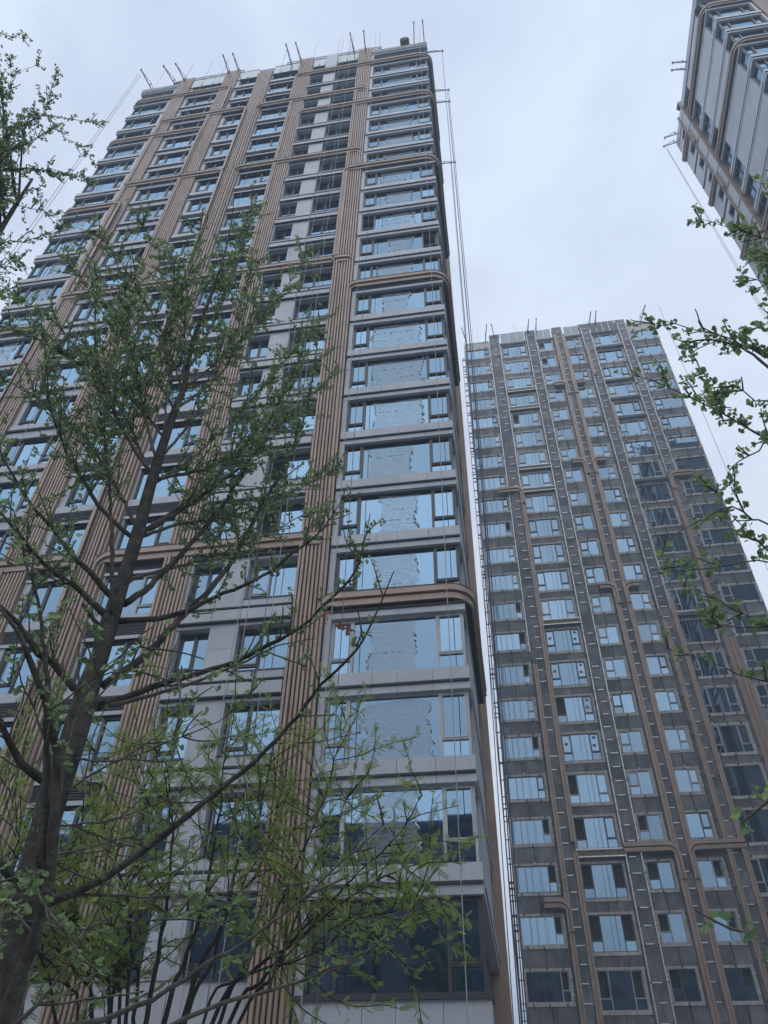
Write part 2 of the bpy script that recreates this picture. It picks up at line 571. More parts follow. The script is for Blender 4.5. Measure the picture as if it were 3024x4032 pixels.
def make_window(T, key, x0, x1, z0, z1, yf, lites, gmat, fmat='frame', fw=0.06, depth=0.10, k=0, open_=(), zt=0.6, loc=(0,0,0), cut=()):
    """window frame mesh (the part) with its panes as sub-parts.
    lites: list of (xa, xb, kind); kind 'fix' or 'cas' (sash over a low fixed light)"""
    fm = MB()
    yb = yf+depth
    fm.box(x0, x1, yf, yb, z0, z0+fw)
    fm.box(x0, x1, yf, yb, z1-fw, z1)
    fm.box(x0, x0+fw, yf, yb, z0+fw, z1-fw)
    fm.box(x1-fw, x1, yf, yb, z0+fw, z1-fw)
    panes = []
    for i, (a, b, kd) in enumerate(lites):
        if i:
            fm.box(a-fw*0.55, a+fw*0.55, yf-0.01, yb, z0+fw, z1-fw)
        la = a+(fw if i == 0 else fw*0.55)
        lb = b-(fw if i == len(lites)-1 else fw*0.55)
        if kd == 'fix':
            panes.append((la, lb, z0+fw, z1-fw, i, 0))
        else:
            fm.box(la, lb, yf, yb, z0+zt-0.03, z0+zt+0.03)
            panes.append((la, lb, z0+fw, z0+zt-0.03, i, 0))
            sw = 0.045                                   # sash frame, a little proud
            ya = yf-0.02
            za, zb = z0+zt+0.03, z1-fw
            if (i, 1) in open_:
                panes.append((la, lb, za, zb, i, 2))
            else:
                fm.box(la, la+sw, ya, yb-0.02, za, zb)
                fm.box(lb-sw, lb, ya, yb-0.02, za, zb)
                fm.box(la+sw, lb-sw, ya, yb-0.02, za, za+sw)
                fm.box(la+sw, lb-sw, ya, yb-0.02, zb-sw, zb)
                panes.append((la+sw, lb-sw, za+sw, zb-sw, i, 1))
    kk = (key, tuple(open_), fmat)
    w = T.part('window', fmat, fm, loc=loc, key=kk+('f',))
    for (a, b, c, d, i, lev) in panes:
        if lev == 2:                                     # open sash swung inwards, edge-on
            m = MB()
            xa = b-0.05
            m.box(xa, xa+0.045, yb+0.06, yb+0.06+(b-a)*0.55, c+0.03, d-0.03)
            T.piece('open_sash', fmat, m, parent=w, loc=loc)
            continue
        if (i, lev) in open_:
            continue
        m = MB()
        rv = hsh(key, i, lev, k)
        m.box(a, b, yf+depth*0.55, yf+depth*0.55+0.012, c, d, rnd=rv)
        T.piece('pane', gmat, m, parent=w, loc=loc)
    return w

def sheet_film(T, w, x0, x1, z0, z1, y, seed, loc):
    """ragged sheet of protective film left on a pane, with crumpled edges"""
    rg = random.Random(seed)
    L = []; Rr = []
    n = 26
    l0 = x0+rg.uniform(0.05, 0.75); r0 = x1-rg.uniform(0.1, 0.7)
    ph = rg.uniform(0, 6); waist = rg.uniform(-0.08, 0.26)
    for i in range(n+1):
        t = i/n
        wv = waist*math.sin(math.pi*t)
        jl = rg.uniform(-0.05, 0.05)+0.05*math.sin(ph+9*t)
        jr = rg.uniform(-0.06, 0.06)+0.05*math.sin(ph+7*t+2)
        L.append(max(x0+0.03, l0+wv+jl)); Rr.append(min(x1-0.03, r0-wv+jr))
    m = MB()
    nx = 10
    top = z1-rg.uniform(0.03, 0.2); bot = z0+rg.uniform(0.02, 0.3)*rg.random()
    def pt(i, j):
        t = i/n
        x = L[i]+(Rr[i]-L[i])*j/nx
        yy = y-0.004-abs(rg.gauss(0, 0.003))
        return (x, yy, bot+(top-bot)*t+0.04*math.sin(ph+3*x))
    grid = [[pt(i, j) for j in range(nx+1)] for i in range(n+1)]
    for i in range(n):
        for j in range(nx):
            m.face([grid[i][j], grid[i][j+1], grid[i+1][j+1], grid[i+1][j]], rg.random())
    f = T.part('protective_film', 'film', m, parent=w, loc=loc, smooth=True)
    m = MB()                                              # crumpled edge rolls and two rows of stuck bubbles
    for side, E in ((0, L), (1, Rr)):
        i = 0
        while i < n-2:
            if rg.random() < (0.22 if side == 0 else 0.4):
                ln = rg.randint(2, 5)
                pts = []; rad = []
                for q in range(i, min(n, i+ln)+1):
                    pts.append((E[q]+rg.uniform(-0.04, 0.04), y-0.02-rg.uniform(0, 0.04), bot+(top-bot)*q/n))
                    rad.append(rg.uniform(0.008, 0.030))
                m.tube(pts, rad, 5, rg.random())
                i += ln
            i += 1
    for row in (0.33, 0.66):
        if rg.random() < 0.75:
            zz = bot+(top-bot)*(row+rg.uniform(-0.06, 0.06))
            i0 = int(row*n)
            x = L[i0]+0.15
            while x < Rr[i0]-0.25:
                ln = rg.uniform(0.05, 0.22)
                if rg.random() < 0.7:
                    m.tube([(x, y-0.008, zz), (x+ln*0.5, y-0.015, zz+rg.uniform(-0.015, 0.03)), (x+ln, y-0.008, zz+0.01)], [0.004, rg.uniform(0.008, 0.018), 0.004], 4, rg.random())
                x += ln+rg.uniform(0.02, 0.12)
    if m.v:
        T.part('crumpled_edge', 'filmedge', m, parent=f, loc=loc, smooth=True, kind='stuff')

def point_tower(T, ox, kmin, kmax, open_sets, films, right_side, left_side, full):
    """the finished towers: fluted bronze pilasters, grey bands, staggered bronze arches"""
    Lc = (ox, 0, 0)
    XL, XR = -27.1, -0.84
    depth = 12.3
    # core
    m = MB(); m.box(XL+0.35, XR-0.35, D+0.75, D+depth-0.1, 0, zk(23)-0.3)
    T.part('wall', 'core', m, loc=Lc)
    m = MB(); m.box(XL+0.1, XR-0.1, D+depth-0.1, D+depth+0.1, 0, zk(23))
    T.part('rear_wall', 'back', m, loc=Lc)
    m = MB(); m.box(XL+0.2, XR-0.2, D+0.2, D+depth-0.12, zk(23)-0.3, zk(23)+0.02)
    T.part('roof', 'concrete', m, loc=Lc)
    # pilasters: backing with separate fins
    PIL = [(-6.90, -5.70), (-12.22, -11.05), (-15.95, -14.64), (-19.22, -17.90), (-23.55, -22.30)]
    for i, (a, b) in enumerate(PIL):
        m = MB(); m.box(a, b, D+0.14, D+0.74, 0, FIN_TOP-(1.7 if i == 2 else 0))
        p = T.part('pilaster', 'bronze', m, loc=Lc)
        nf = max(4, round((b-a)/0.15))
        pit = (b-a)/nf
        for j in range(nf):
            m = MB()
            x = a+pit*j
            zc, ze = 0.0, FIN_TOP-(1.72 if i == 2 else 0.02)
            nx_ = 3.3+1.5*(i % 3)
            while zc < ze:
                zn = min(nx_, ze)
                m.box(x+0.015, x+pit-0.05, D-0.06+0.006*hsh(i, j, zc), D+0.138, zc+0.006, zn-0.006, rnd=hsh('fin', i, j, zc))
                zc = zn; nx_ += 6.0
            T.part('fin', 'bronze', m, parent=p, loc=Lc)
    # jambs beside the end bays, full height in storey lengths
    ks = range(kmin, kmax+1)
    bands_outer = (3, 10, 15, 19, 22)
    bands_inner = (4, 11, 16, 20)
    for k in ks:
        z = zk(k)
        lc = (ox, 0, 3.0*k)
        zb = Z0
        def pan(name, x0, x1, y0, y1, za, zb_, mat='panel'):
            m = MB(); m.box(x0, x1, y0, y1, Z0+za, Z0+zb_, rnd=hsh(x0, za, k, ox))
            T.piece(name, mat, m, loc=lc)
        # ---- right end bay (bay 1)
        for (a, b, jt) in ((-5.68, XR, (-3.97, -3.15, -2.0)), (XL, -23.62, (-25.9, -24.75))):
            xs = [a, *jt, b]
            right = b == XR
            for i in range(len(xs)-1):
                x0, x1 = xs[i]+0.006, xs[i+1]-0.006
                if k not in bands_outer and k >= 0:
                    pan('sill_panel', x0, x1, D, D+0.70, -0.45, 0.0)
                elif k == -1:
                    pan('sill_panel', x0, x1, D+0.02, D+0.70, -3.0, -0.12)
                if k >= 0:
                    pan('lower_sill_panel', x0, x1, D+0.04, D+0.70, -0.78, -0.53)
            if k == -1:
                pan('sill_cap', a, b+0.05, D-0.06, D+0.7, -0.12, 0.0, 'frame')
            if k >= 0:
                m = MB(); m.box(a+0.02, b-0.02, D-0.02, D+0.70, Z0-0.528, Z0-0.452)
                T.piece('shadow_gap', 'dark', m, loc=lc)  # solid dark bead at the groove under the sill panel
            if k == kmax: continue
            wh = 2.22 if k < 22 else 1.75
            fm = 'frame_white' if (k in (0, 1, 2) and right) else 'frame'
            if right:
                pan('jamb_panel', -5.69, -5.49, D+0.05, D+0.7, 0.0, 2.22)
                op = open_sets.get(('b1', k), ())
                w = make_window(T, ('b1', k == 22), -5.48, -0.93, Z0, Z0+wh, D+0.20,
                                [(-5.48, -4.71, 'cas'), (-4.71, -1.83, 'fix'), (-1.83, -0.93, 'cas')], 'glassA', fm, 0.075, 0.12, k, op, 0.64, lc)
                if films and 0 <= k <= 22:
                    sheet_film(T, w, -4.66, -1.88, Z0+0.08, Z0+wh-0.08, D+0.262, 'film%d' % k, lc)
            else:
                pan('jamb_panel', -23.83, -23.63, D+0.05, D+0.7, 0.0, 2.22)
                op = open_sets.get(('b6', k), ())
                w = make_window(T, ('b6', k == 22), -27.0, -23.84, Z0, Z0+wh, D+0.20,
                                [(-27.0, -26.3, 'cas'), (-26.3, -24.55, 'fix'), (-24.55, -23.84, 'cas')], 'glassA', 'frame', 0.07, 0.12, k, op, 0.64, lc)
                if films and k in (9, 11, 12, 13, 14, 17):
                    sheet_film(T, w, -26.25, -24.6, Z0+0.08, Z0+wh-0.08, D+0.262, 'filmL%d' % k, lc)
        if k == kmax: continue
        # ---- bay 2: two windows in a panelled wall
        last = k == 22
        head = 2.235 if not last else 1.7
        y0 = D
        for (za, zb2) in ((2.235, 2.36), (2.44, 2.93), (3.03, 3.39)):
            if last: break
            if za > 2.4 and (k+1) in bands_inner+(19, 22): continue
            for (a, b) in ((-11.04, -9.82), (-9.81, -8.76), (-8.75, -6.92)):
                if za > 2.4 and (k+1) in (19, 22): continue
                pan('wall_panel', a+0.005, b-0.005, y0-(0.05 if za < 3 and za > 2.4 else 0), D+0.70, za, zb2)
        if last:
            pan('wall_panel', -9.81, -8.76, y0, D+0.7, 1.7, 4.4)
        m = MB(); m.box(-11.02, -6.93, D-0.12, D+0.70, Z0+2.372, Z0+2.438); m.box(-11.02, -6.93, D-0.075, D+0.70, Z0+2.962, Z0+3.028)  # dark beads over the two panel grooves, standing slightly proud
        if not last: T.piece('shadow_gap', 'dark', m, loc=lc)
        for (za, zb2) in ((0.39, 1.30), (1.31, head)):
            pan('wall_panel', -9.80, -8.77, y0, D+0.7, za, zb2)
        if k == 22 or (k+1) in (19, 22):
            pass
        op = open_sets.get(('w2', k), ())
        make_window(T, ('w2', last), -8.74, -6.94, Z0+0.40, Z0+head-0.01, D+0.30, [(-8.74, -7.98, 'cas'), (-7.98, -6.94, 'fix')], 'glassA', 'frame_white' if k == 3 else 'frame', 0.06, 0.10, k, op, 0.35, lc)
        op = open_sets.get(('w2s', k), ())
        make_window(T, ('w2s', last), -10.96, -9.83, Z0+0.40, Z0+head-0.01, D+0.30, [(-10.96, -10.36, 'cas'), (-10.36, -9.83, 'fix')], 'glassA', 'frame', 0.055, 0.10, k, op, 0.35, lc)
        for (a, b) in ((-8.75, -6.93), (-10.97, -9.82)):        # projecting black sill trim
            m = MB(); m.box(a-0.02, b+0.02, D-0.03, D+0.3, Z0+0.36, Z0+0.395)
            T.piece('window_sill', 'frame', m, loc=lc)
        pan('jamb_panel', -11.05, -10.975, D+0.04, D+0.7, 0.39, head)
        # ---- bays 3, 4, 5
        for nm, a, b, lites, hasl in (('w3', -14.62, -12.24, [(-14.55, -12.98, 'fix'), (-12.98, -12.26, 'cas')], 1),
                                ('w4', -17.88, -16.0, [(-17.60, -16.85, 'cas'), (-16.85, -16.02, 'fix')], 1),
                                ('w5', -22.28, -19.24, [(-22.00, -21.25, 'cas'), (-21.25, -19.95, 'fix'), (-19.95, -19.26, 'cas')], 0)):
            inb = k in bands_inner or (nm == 'w5' and k in (19, 22))
            if not inb:
                pan('spandrel_panel', a, b, D+0.03, D+0.72, -0.20, 0.16)
            if hasl:
                pan('spandrel_panel', a, b, D+0.05, D+0.72, -0.90, -0.76)
                m = MB()
                m.box(a+0.02, b-0.02, D+0.30, D+0.72, Z0-0.76, Z0-0.20)
                for q in range(6):
                    zz = Z0-0.72+q*0.085
                    m.face([(a+0.02, D+0.12, zz), (b-0.02, D+0.12, zz), (b-0.02, D+0.24, zz+0.05), (a+0.02, D+0.24, zz+0.05)])
                    m.box(a+0.02, b-0.02, D+0.115, D+0.135, zz-0.012, zz+0.012)
                T.piece('louvre', 'louvre', m, loc=lc)
            else:
                m = MB(); m.box(a+0.01, b-0.01, D-0.02, D+0.72, Z0-0.31, Z0-0.202)
                T.piece('shadow_gap', 'dark', m, loc=lc)  # solid dark bead under the upper spandrel panel
                pan('spandrel_panel', a, b, D+0.08, D+0.72, -0.80, -0.34)
            hd = 2.10 if not last else 1.7
            op = open_sets.get((nm, k), ())
            make_window(T, (nm, last), lites[0][0], lites[-1][1], Z0+0.17, Z0+hd, D+0.20, lites, 'glassA', 'frame_white' if (nm == 'w3' and k == 3) else 'frame', 0.06, 0.10, k, op, 0.45, lc)
            pan('jamb_panel', a, lites[0][0]-0.005, D+0.10, D+0.72, 0.16, hd)
            m = MB(); m.box(a, b, D+0.07, D+0.72, Z0+hd, Z0+hd+0.02)
            T.piece('soffit', 'frame', m, loc=lc)
    # ---- top: pale parapet screens, concrete upstands and grey cladding between
    zt = zk(22)+1.75
    for (a, b, n) in ((-8.72, -6.95, 2), (-10.95, -9.84, 2), (-14.6, -12.26, 3), (-17.86, -16.05, 2), (-22.25, -19.26, 3)):
        for j in range(n):
            m = MB(); w_ = (b-a)/n
            m.box(a+w_*j+0.03, a+w_*(j+1)-0.03, D+0.04, D+0.08, zt+0.1, zt+1.95, rnd=hsh(a, j))
            T.part('parapet_glass', 'screen', m, loc=Lc)
        m = MB(); m.box(a, b, D+0.10, D+0.7, zt-0.05, zt+0.1)
        T.part('screen_beam', 'frame', m, loc=Lc)
        m = MB(); m.box(a, b, D+0.02, D+0.10, zt+1.95, zt+2.0)
        T.part('screen_rail', 'frame', m, loc=Lc)
    m = MB(); m.box(-16.02, -14.6, D+0.1, D+0.7, zt-0.6, zt+1.9)
    T.part('upstand', 'louvre', m, loc=Lc)
    for (a, b) in ((-5.68, XR+0.02), (XL-0.02, -23.6)):
        m = MB(); m.box(a, b, D-0.03, D+1.2, zk(23)-0.2, zk(23)+0.32)
        T.part('parapet', 'concrete', m, loc=Lc)
        m = MB(); m.box(a, b, D+0.02, D+1.0, zk(23)-0.62, zk(23)-0.28)
        T.part('parapet_band', 'panel', m, loc=Lc)
    # ---- lowest storeys: plain cladding to the ground
    for (a, b) in ((-5.68, -3.3), (-3.28, XR), (-11.04, -9.0), (-8.98, -6.92), (-14.62, -12.24), (-17.88, -16.0), (-22.28, -19.24), (XL, -23.62)):
        m = MB(); m.box(a, b, D+0.03, D+0.72, 0, zk(kmin)-3.02 if kmin < 0 else zk(kmin)-1.0)
        T.part('base_panel', 'panel', m, loc=Lc)
        if kmin < 0:
            m = MB(); m.box(a, b, D+0.035, D+0.72, zk(-1)-3.0, zk(-1)-(0.0 if a in (-5.68, -3.28, XL) else -0.38))
            if a not in (-5.68, -3.28, XL):
                T.part('base_panel', 'panel', m, loc=Lc)
    # ---- bronze bands
    cd_ = 7.6 if full else 6.5
    outer = [(3, -5.95), (10, -5.95), (15, -6.95), (19, -11.25), (22, -12.28)]
    for k, u in outer:
        if k < kmin: continue
        zbm = {3: 0.0, 10: zk(3), 15: zk(10.9), 19: zk(16), 22: zk(20)}[k]
        bronze_band(T, u, -0.69, k, ('leg', zbm), ('corner', cd_), loc_x=ox)
    for k, u in ((3, -23.0), (10, -23.45), (15, -22.70), (19, -19.05), (22, -18.05)):
        if k < kmin: continue
        zbm = {3: 0.0, 10: zk(4), 15: zk(11), 19: zk(16), 22: zk(20)}[k]
        bronze_band(T, -27.18, u, k, ('corner', cd_), ('leg', zbm), loc_x=ox)
    for k in bands_inner:
        if k < kmin: continue
        zbm = 0.0 if k == 4 else zk({11: 4, 16: 11, 20: 16}[k])
        bronze_band(T, -15.08, -5.85, k, ('leg', zbm), ('cap',), loc_x=ox)
        bronze_band(T, -23.4, -15.80, k, ('cap',), ('leg', zbm), loc_x=ox)
        # short fin pairs that continue down the pilaster under each capped end
        for x in (-6.86, -12.18, -19.18, -23.38):
            for dx in (0.0, 0.14):
                m = MB(); m.box(x+dx, x+dx+0.09, D-0.14, D+0.05, zbm+0.3, zk(k)-0.25)
                T.part('fin', 'bronze', m, loc=Lc)
    # ---- side faces
    for X, sg in ((XR, 1), (XL, -1)):
        on = right_side if sg == 1 else left_side
        if not on: continue
        def sx(d): return X+sg*d
        def sbox(m, d0, d1, y0, y1, z0, z1, rnd=0.5):
            return m.box(sx(d0), sx(d1), D+y0, D+y1, z0, z1, rnd=rnd)
        m = MB(); sbox(m, -0.35, -0.30, 0.8, depth-0.1, 0, zk(23))
        T.part('side_wall', 'core', m, loc=Lc)
        for (a, b) in (((8.60, 8.78), (9.86, 10.02)) if full else ((8.45, 9.15), (9.45, 10.15))):
            m = MB(); sbox(m, -0.3, 0.08 if full else 0.20, a, b, 0, FIN_TOP-0.8)
            p = T.part('pilaster', 'bronze', m, loc=Lc)
            for j in range(2):
                w_ = (b-a)/2
                m = MB(); sbox(m, 0.08 if full else 0.20, 0.15 if full else 0.26, a+0.02+j*w_, a+w_-0.04+j*w_, 0, FIN_TOP-0.85)
                T.part('fin', 'bronze', m, parent=p, loc=Lc)
        m = MB(); sbox(m, -0.3, 0.0, 8.80, 9.84, 0, FIN_TOP-1)
        T.part('recess_panel', 'panel', m, loc=Lc)
        if not full:
            m = MB(); sbox(m, -0.3, 0.20, 10.2, 12.25, 0, FIN_TOP-1.2)
            T.part('recess_panel', 'bronze', m, loc=Lc)
        k0 = max(kmin, 0)
        for k in range(k0, kmax+1):
            lc = (ox, 0, 3.0*k)
            def spn(name, d0, d1, y0, y1, za, zb_, mat='panel'):
                m = MB(); sbox(m, d0, d1, y0, y1, Z0+za, Z0+zb_, rnd=hsh(y0, za, k, X))
                T.piece(name, mat, m, loc=lc)
            ob = k in bands_outer
            if k == kmax:
                spn('side_parapet', -0.3, 0.03, 0.72, 12.2, -0.62, 0.3)
                continue
            if not ob:
                spn('side_sill_panel', -0.3, 0.0, 0.71, 4.6, -0.45, 0.0)
                spn('side_sill_panel', -0.3, 0.0, 4.61, 8.4, -0.45, 0.0)
            spn('side_sill_panel', -0.3, 0.0, 0.71, 8.4, -0.78, -0.56)
            spn('side_gap', -0.3, 0.02, 0.71, 8.4, -0.558, -0.452, 'dark')
            hd = 2.22
            # corner return glass
            m = MB(); sbox(m, -0.27, -0.26, 0.40, 1.15, Z0+0.05, Z0+hd, rnd=hsh('ret', k, X))
            T.piece('return_glass', 'glassA', m, loc=lc)
            m = MB()
            sbox(m, -0.30, -0.20, 0.32, 0.40, Z0, Z0+hd); sbox(m, -0.30, -0.20, 1.15, 1.22, Z0, Z0+hd)
            T.piece('return_frame', 'frame', m, loc=lc)
            for (a, b) in ((1.23, 2.75), (2.76, 4.60), (4.61, 6.75)):
                spn('side_panel', -0.3, -0.03, a, b, 0.0, 1.10)
                spn('side_panel', -0.3, -0.03, a, b, 1.106, 2.215)
            # window with dark frame
            m = MB(); sbox(m, -0.27, -0.26, 6.85, 8.35, Z0+0.05, Z0+hd-0.05, rnd=hsh('sw', k, X))
            T.piece('side_glass', 'glassA', m, loc=lc)
            m = MB()
            for (a, b, c, d) in ((6.78, 6.85, 0, hd), (8.35, 8.42, 0, hd), (7.55, 7.60, 0, hd), (6.85, 8.35, 0, 0.06), (6.85, 8.35, hd-0.06, hd), (7.6, 8.35, 0.6, 0.66)):
                sbox(m, -0.30, -0.18, a, b, Z0+c, Z0+d)
            T.piece('side_window_frame', 'frame', m, loc=lc)
            if full:
                # recessed last bay with small window
                spn('side_panel', -0.3, -0.02, 10.2, 12.2, 0.0, 0.45)
                spn('side_panel', -0.3, -0.02, 11.1, 12.2, 0.455, 2.4)
                spn('side_panel', -0.3, -0.02, 10.2, 11.09, 1.75, 2.4)
                spn('side_sill_panel', -0.3, 0.03, 10.2, 12.25, -0.30, -0.02)
                spn('side_gap', -0.3, -0.10, 10.2, 12.2, -0.60, -0.30, 'dark')
                spn('side_sill_panel', -0.3, 0.03, 8.88, 9.70, -0.26, -0.14, 'frame')
                m = MB(); sbox(m, -0.25, -0.24, 10.26, 11.0, Z0+0.5, Z0+1.7, rnd=hsh('sm', k, X))
                T.piece('small_glass', 'glassA', m, loc=lc)
                m = MB()
                for (a, b, c, d) in ((10.2, 10.27, 0.45, 1.75), (11.0, 11.09, 0.45, 1.75), (10.27, 11.0, 0.45, 0.51), (10.27, 11.0, 1.68, 1.75)):
                    sbox(m, -0.26, -0.15, a, b, Z0+c, Z0+d)
                T.piece('small_window_frame', 'frame', m, loc=lc)
        # arches on the last bay of the side
        if full:
            for k in (16, 19, 22, 13):
                z = zk(k)+0.1
                m = MB()
                pts = [Vector((9.5, zk(k)-2.8)), Vector((9.5, z)), Vector((12.4, z))]
                fr = []
                for p, t in fillet_path(pts, 0.55):
                    fr.append((Vector((sx(0.0), D+p.x, p.y)), Vector((0, -t.y, t.x)), Vector((sg, 0, 0)), 0.45+0.55*abs(t.x)))
                if k == 13: continue
                m.sweep(fr, -0.24, 0, -0.2, 0.26)
                b = T.part('side_arch', 'bronze', m, loc=Lc)
                m = MB(); m.sweep(fr, -0.5, -0.28, -0.2, 0.18)
                T.part('lower_fascia', 'bronze', m, parent=b, loc=Lc)

openA = {('b1', 12): ((0, 1),), ('b1', 11): ((2, 1),), ('w2s', 12): ((0, 1),), ('w2s', 15): ((0, 1),), ('w2', 4): ((0, 1),), ('w2', 5): ((0, 1),), ('w5', 12): ((2, 1),),
         ('b6', 12): ((2, 1),), ('w3', 21): ((1, 1),), ('w2s', 9): ((0, 1),), ('b6', 20): ((2, 1),)}
TA = Thing('apartment_tower', (-14, D+6, 0), 'tall grey tower with bronze fluted pilasters and curved bands, left of centre', 'building')
point_tower(TA, 0.0, -1, 23, openA, True, True, True, False)
TA.flush()
TC = Thing('apartment_tower', (34.9, D+6, 0), 'grey tower cut off by the upper right edge, seen from its side', 'building')
point_tower(TC, 48.9, 10, 23, {}, False, False, True, True)
TC.flush()

# ------------------------------------------------------------------ tower B (cladding unfinished)
DB = 52.7
ZB = 9.40+CAMZ
TB = Thing('unfinished_tower', (10.6, DB+6, 0), 'unfinished tower behind with bare grey walls, pale rails and bronze strips', 'building')
def zb(k): return ZB+3.0*k
def tower_b():
    T = TB
    XL, XR = -0.15, 21.3
    m = MB(); m.box(XL+0.3, XR-0.3, DB+0.62, DB+12, 0, zb(22)-0.4)
    T.part('wall', 'core', m)
    m = MB(); m.box(XL, XR, DB+12, DB+12.2, 0, zb(22))
    T.part('rear_wall', 'insul', m)
    m = MB(); m.box(XL+0.05, XR-0.05, DB+0.3, DB+12, zb(22)-0.4, zb(22)-0.1)
    T.part('roof', 'concrete', m)
    for x0, x1 in ((XL, XL+0.28), (XR-0.28, XR)):
        m = MB(); m.box(x0, x1, DB+0.32, DB+11.9, 0, zb(22)-0.3)
        T.part('side_wall', 'insul2', m)
    # columns of windows: (x0,x1, z0, z1, lites)
    COLS = {
        'c1': (-0.02, 2.55, 0.42, 2.05, [(-0.02, 2.07, 'fix'), (2.07, 2.55, 'cas')]),
        'c2': (4.14, 6.78, -0.03, 2.03, [(4.14, 4.80, 'cas'), (4.80, 6.12, 'fix'), (6.12, 6.78, 'cas')]),
        'c3': (8.24, 9.76, 0.38, 2.03, [(8.24, 8.90, 'cas'), (8.90, 9.76, 'fix')]),
        'c4': (11.33, 12.84, 0.38, 2.03, [(11.33, 12.26, 'fix'), (12.26, 12.84, 'cas')]),
        'c5': (14.36, 16.98, -0.03, 2.03, [(14.36, 15.06, 'cas'), (15.06, 16.30, 'fix'), (16.30, 16.98, 'cas')]),
        'c6': (18.42, 21.15, 0.42, 2.05, [(18.42, 19.15, 'cas'), (19.15, 21.15, 'fix')]),
    }
    rg = random.Random(5)
    WALLX = {'c1': (XL, 2.84), 'c2': (4.0, 6.95), 'c3': (8.1, 10.0), 'c4': (11.1, 13.1), 'c5': (14.2, 17.15), 'c6': (18.2, XR)}
    opens = {('c1', 12): 1, ('c1', 9): 1, ('c1', 8): 1, ('c1', 5): 1, ('c1', 3): 1, ('c1', 2): 1, ('c1', 1): 1, ('c1', 0): 1, ('c1', 7): 1,
             ('c2', 6): 'l', ('c2', 4): 'l', ('c2', 3): 'l', ('c2', 2): 'lr', ('c2', 1): 'lr', ('c2', 0): 'lr', ('c2', 17): 'l',
             ('c3', 3): 1, ('c3', 2): 1, ('c3', 1): 1, ('c3', 0): 1, ('c3', 21): 1, ('c3', 20): 1, ('c4', 2): 1, ('c4', 1): 1, ('c4', 0): 1}
    for k in range(-2, 22):
        lc = (0, 0, 3.0*k)
        for nm, (x0, x1, z0, z1, lites) in COLS.items():
            wa, wb = WALLX[nm]
            # mortar surround (a ring of four uneven bands) flush with the frame, wall boards above and below
            mw = 0.16
            m = MB()
            y = DB+0.20
            def q(v): return v+rg.uniform(-0.025, 0.025)
            m.box(q(x0-mw), q(x1+mw), y, DB+0.6, ZB+z0-mw*1.2, ZB+z0-0.001)
            m.box(q(x0-mw), q(x1+mw), y+0.002, DB+0.6, ZB+z1+0.001, ZB+z1+mw*0.9)
            m.box(q(x0-mw), x0-0.001, y+0.004, DB+0.6, ZB+z0, ZB+z1)
            m.box(x1+0.001, min(q(x1+mw), XR), y+0.004, DB+0.6, ZB+z0, ZB+z1)
            T.piece('window_surround', 'mortar', m, loc=lc)
            # wall boards: below the window, split by a vertical joint with a black seam
            zlo = z1+mw*0.9-3.0; zhi = z0-mw*1.2
            xm = (wa+wb)/2
            for (a, b) in ((wa, xm-0.012), (xm+0.012, wb)):
                m = MB(); m.box(a, b, DB+0.24+rg.uniform(0, 0.02), DB+0.6, ZB+zlo+0.004, ZB+zhi-0.004, rnd=rg.random())
                T.piece('wall_board', 'insul2' if nm in ('c2', 'c5') else 'insul', m, loc=lc)
            for (a, b) in ((wa, x0-mw+0.02), (x1+mw-0.02, wb)):
                if b-a > 0.05:
                    m = MB(); m.box(a, b, DB+0.25, DB+0.6, ZB+zhi, ZB+z1+mw*0.9, rnd=rg.random())
                    T.piece('wall_board', 'insul2', m, loc=lc)
            if nm not in ('c2',):
                m = MB(); m.box(xm-0.03, xm+0.03, DB+0.16, DB+0.27, ZB+zlo+0.25, ZB+zhi-0.05)
                T.piece('joint_bracket', 'clip', m, loc=lc)
            op = opens.get((nm, k))
            if op == 1:
                ci = [i for i, l in enumerate(lites) if l[2] == 'cas'][0]
                op = ((ci, 1),)
            elif op:
                op = tuple(((0, 1) if c == 'l' else (2, 1)) for c in op)
            else:
                op = ()
            make_window(T, ('B', nm), x0, x1, ZB+z0, ZB+z1, DB+0.24, lites, 'glassB', 'louvre' if rg.random() < 0.4 else 'frame_white', 0.05, 0.10, k, op, 0.62, lc)
            if nm == 'c2' and k in (5, 6, 7, 8):
                for (xa, zz) in ((x0+0.2, 1.2), (x1-0.5, 1.0), (x1-0.45, 1.6))[(k == 6):]:
                    m = MB(); m.box(xa, xa+0.22, DB+0.285, DB+0.292, ZB+zz, ZB+zz+0.2)
                    T.piece('sticker', 'frame', m, loc=lc)
            # steel clips round the opening
            if nm in ('c1', 'c5', 'c6', 'c3', 'c4'):
                w_ = x1-x0
                xs = [x0+w_*f for f in ((0.12, 0.5, 0.88) if w_ > 2 else (0.5,))]
                for xx in xs:
                    for (za, zb_) in ((z1+0.03, z1+0.17), (z0-0.20, z0-0.06)):
                        if rg.random() < 0.92:
                            m = MB(); jx = rg.uniform(-0.08, 0.08)
                            m.box(xx+jx-0.035, xx+jx+0.035, DB+0.04, DB+0.21, ZB+za, ZB+zb_)
                            T.piece('steel_clip', 'clip' if rg.random() < 0.85 else 'clipw', m, loc=lc)
                if nm in ('c1', 'c3', 'c4'):
                    for zz in (z0+0.35, z1-0.35):
                        m = MB(); xx = x1+0.12 if nm != 'c3' else (x0-0.12 if rg.random() < 0.5 else x1+0.12)
                        m.box(xx-0.03, xx+0.04, DB+0.05, DB+0.21, ZB+zz-0.04, ZB+zz+0.05)
                        T.piece('steel_clip', 'clipw', m, loc=lc)
            elif rg.random() < 0.4:
                m = MB(); xx = rg.uniform(x0+0.3, x1-0.3)
                m.box(xx-0.04, xx+0.04, DB+0.05, DB+0.21, ZB+z0-0.3, ZB+z0-0.2)
                T.piece('steel_clip', 'clip', m, loc=lc)
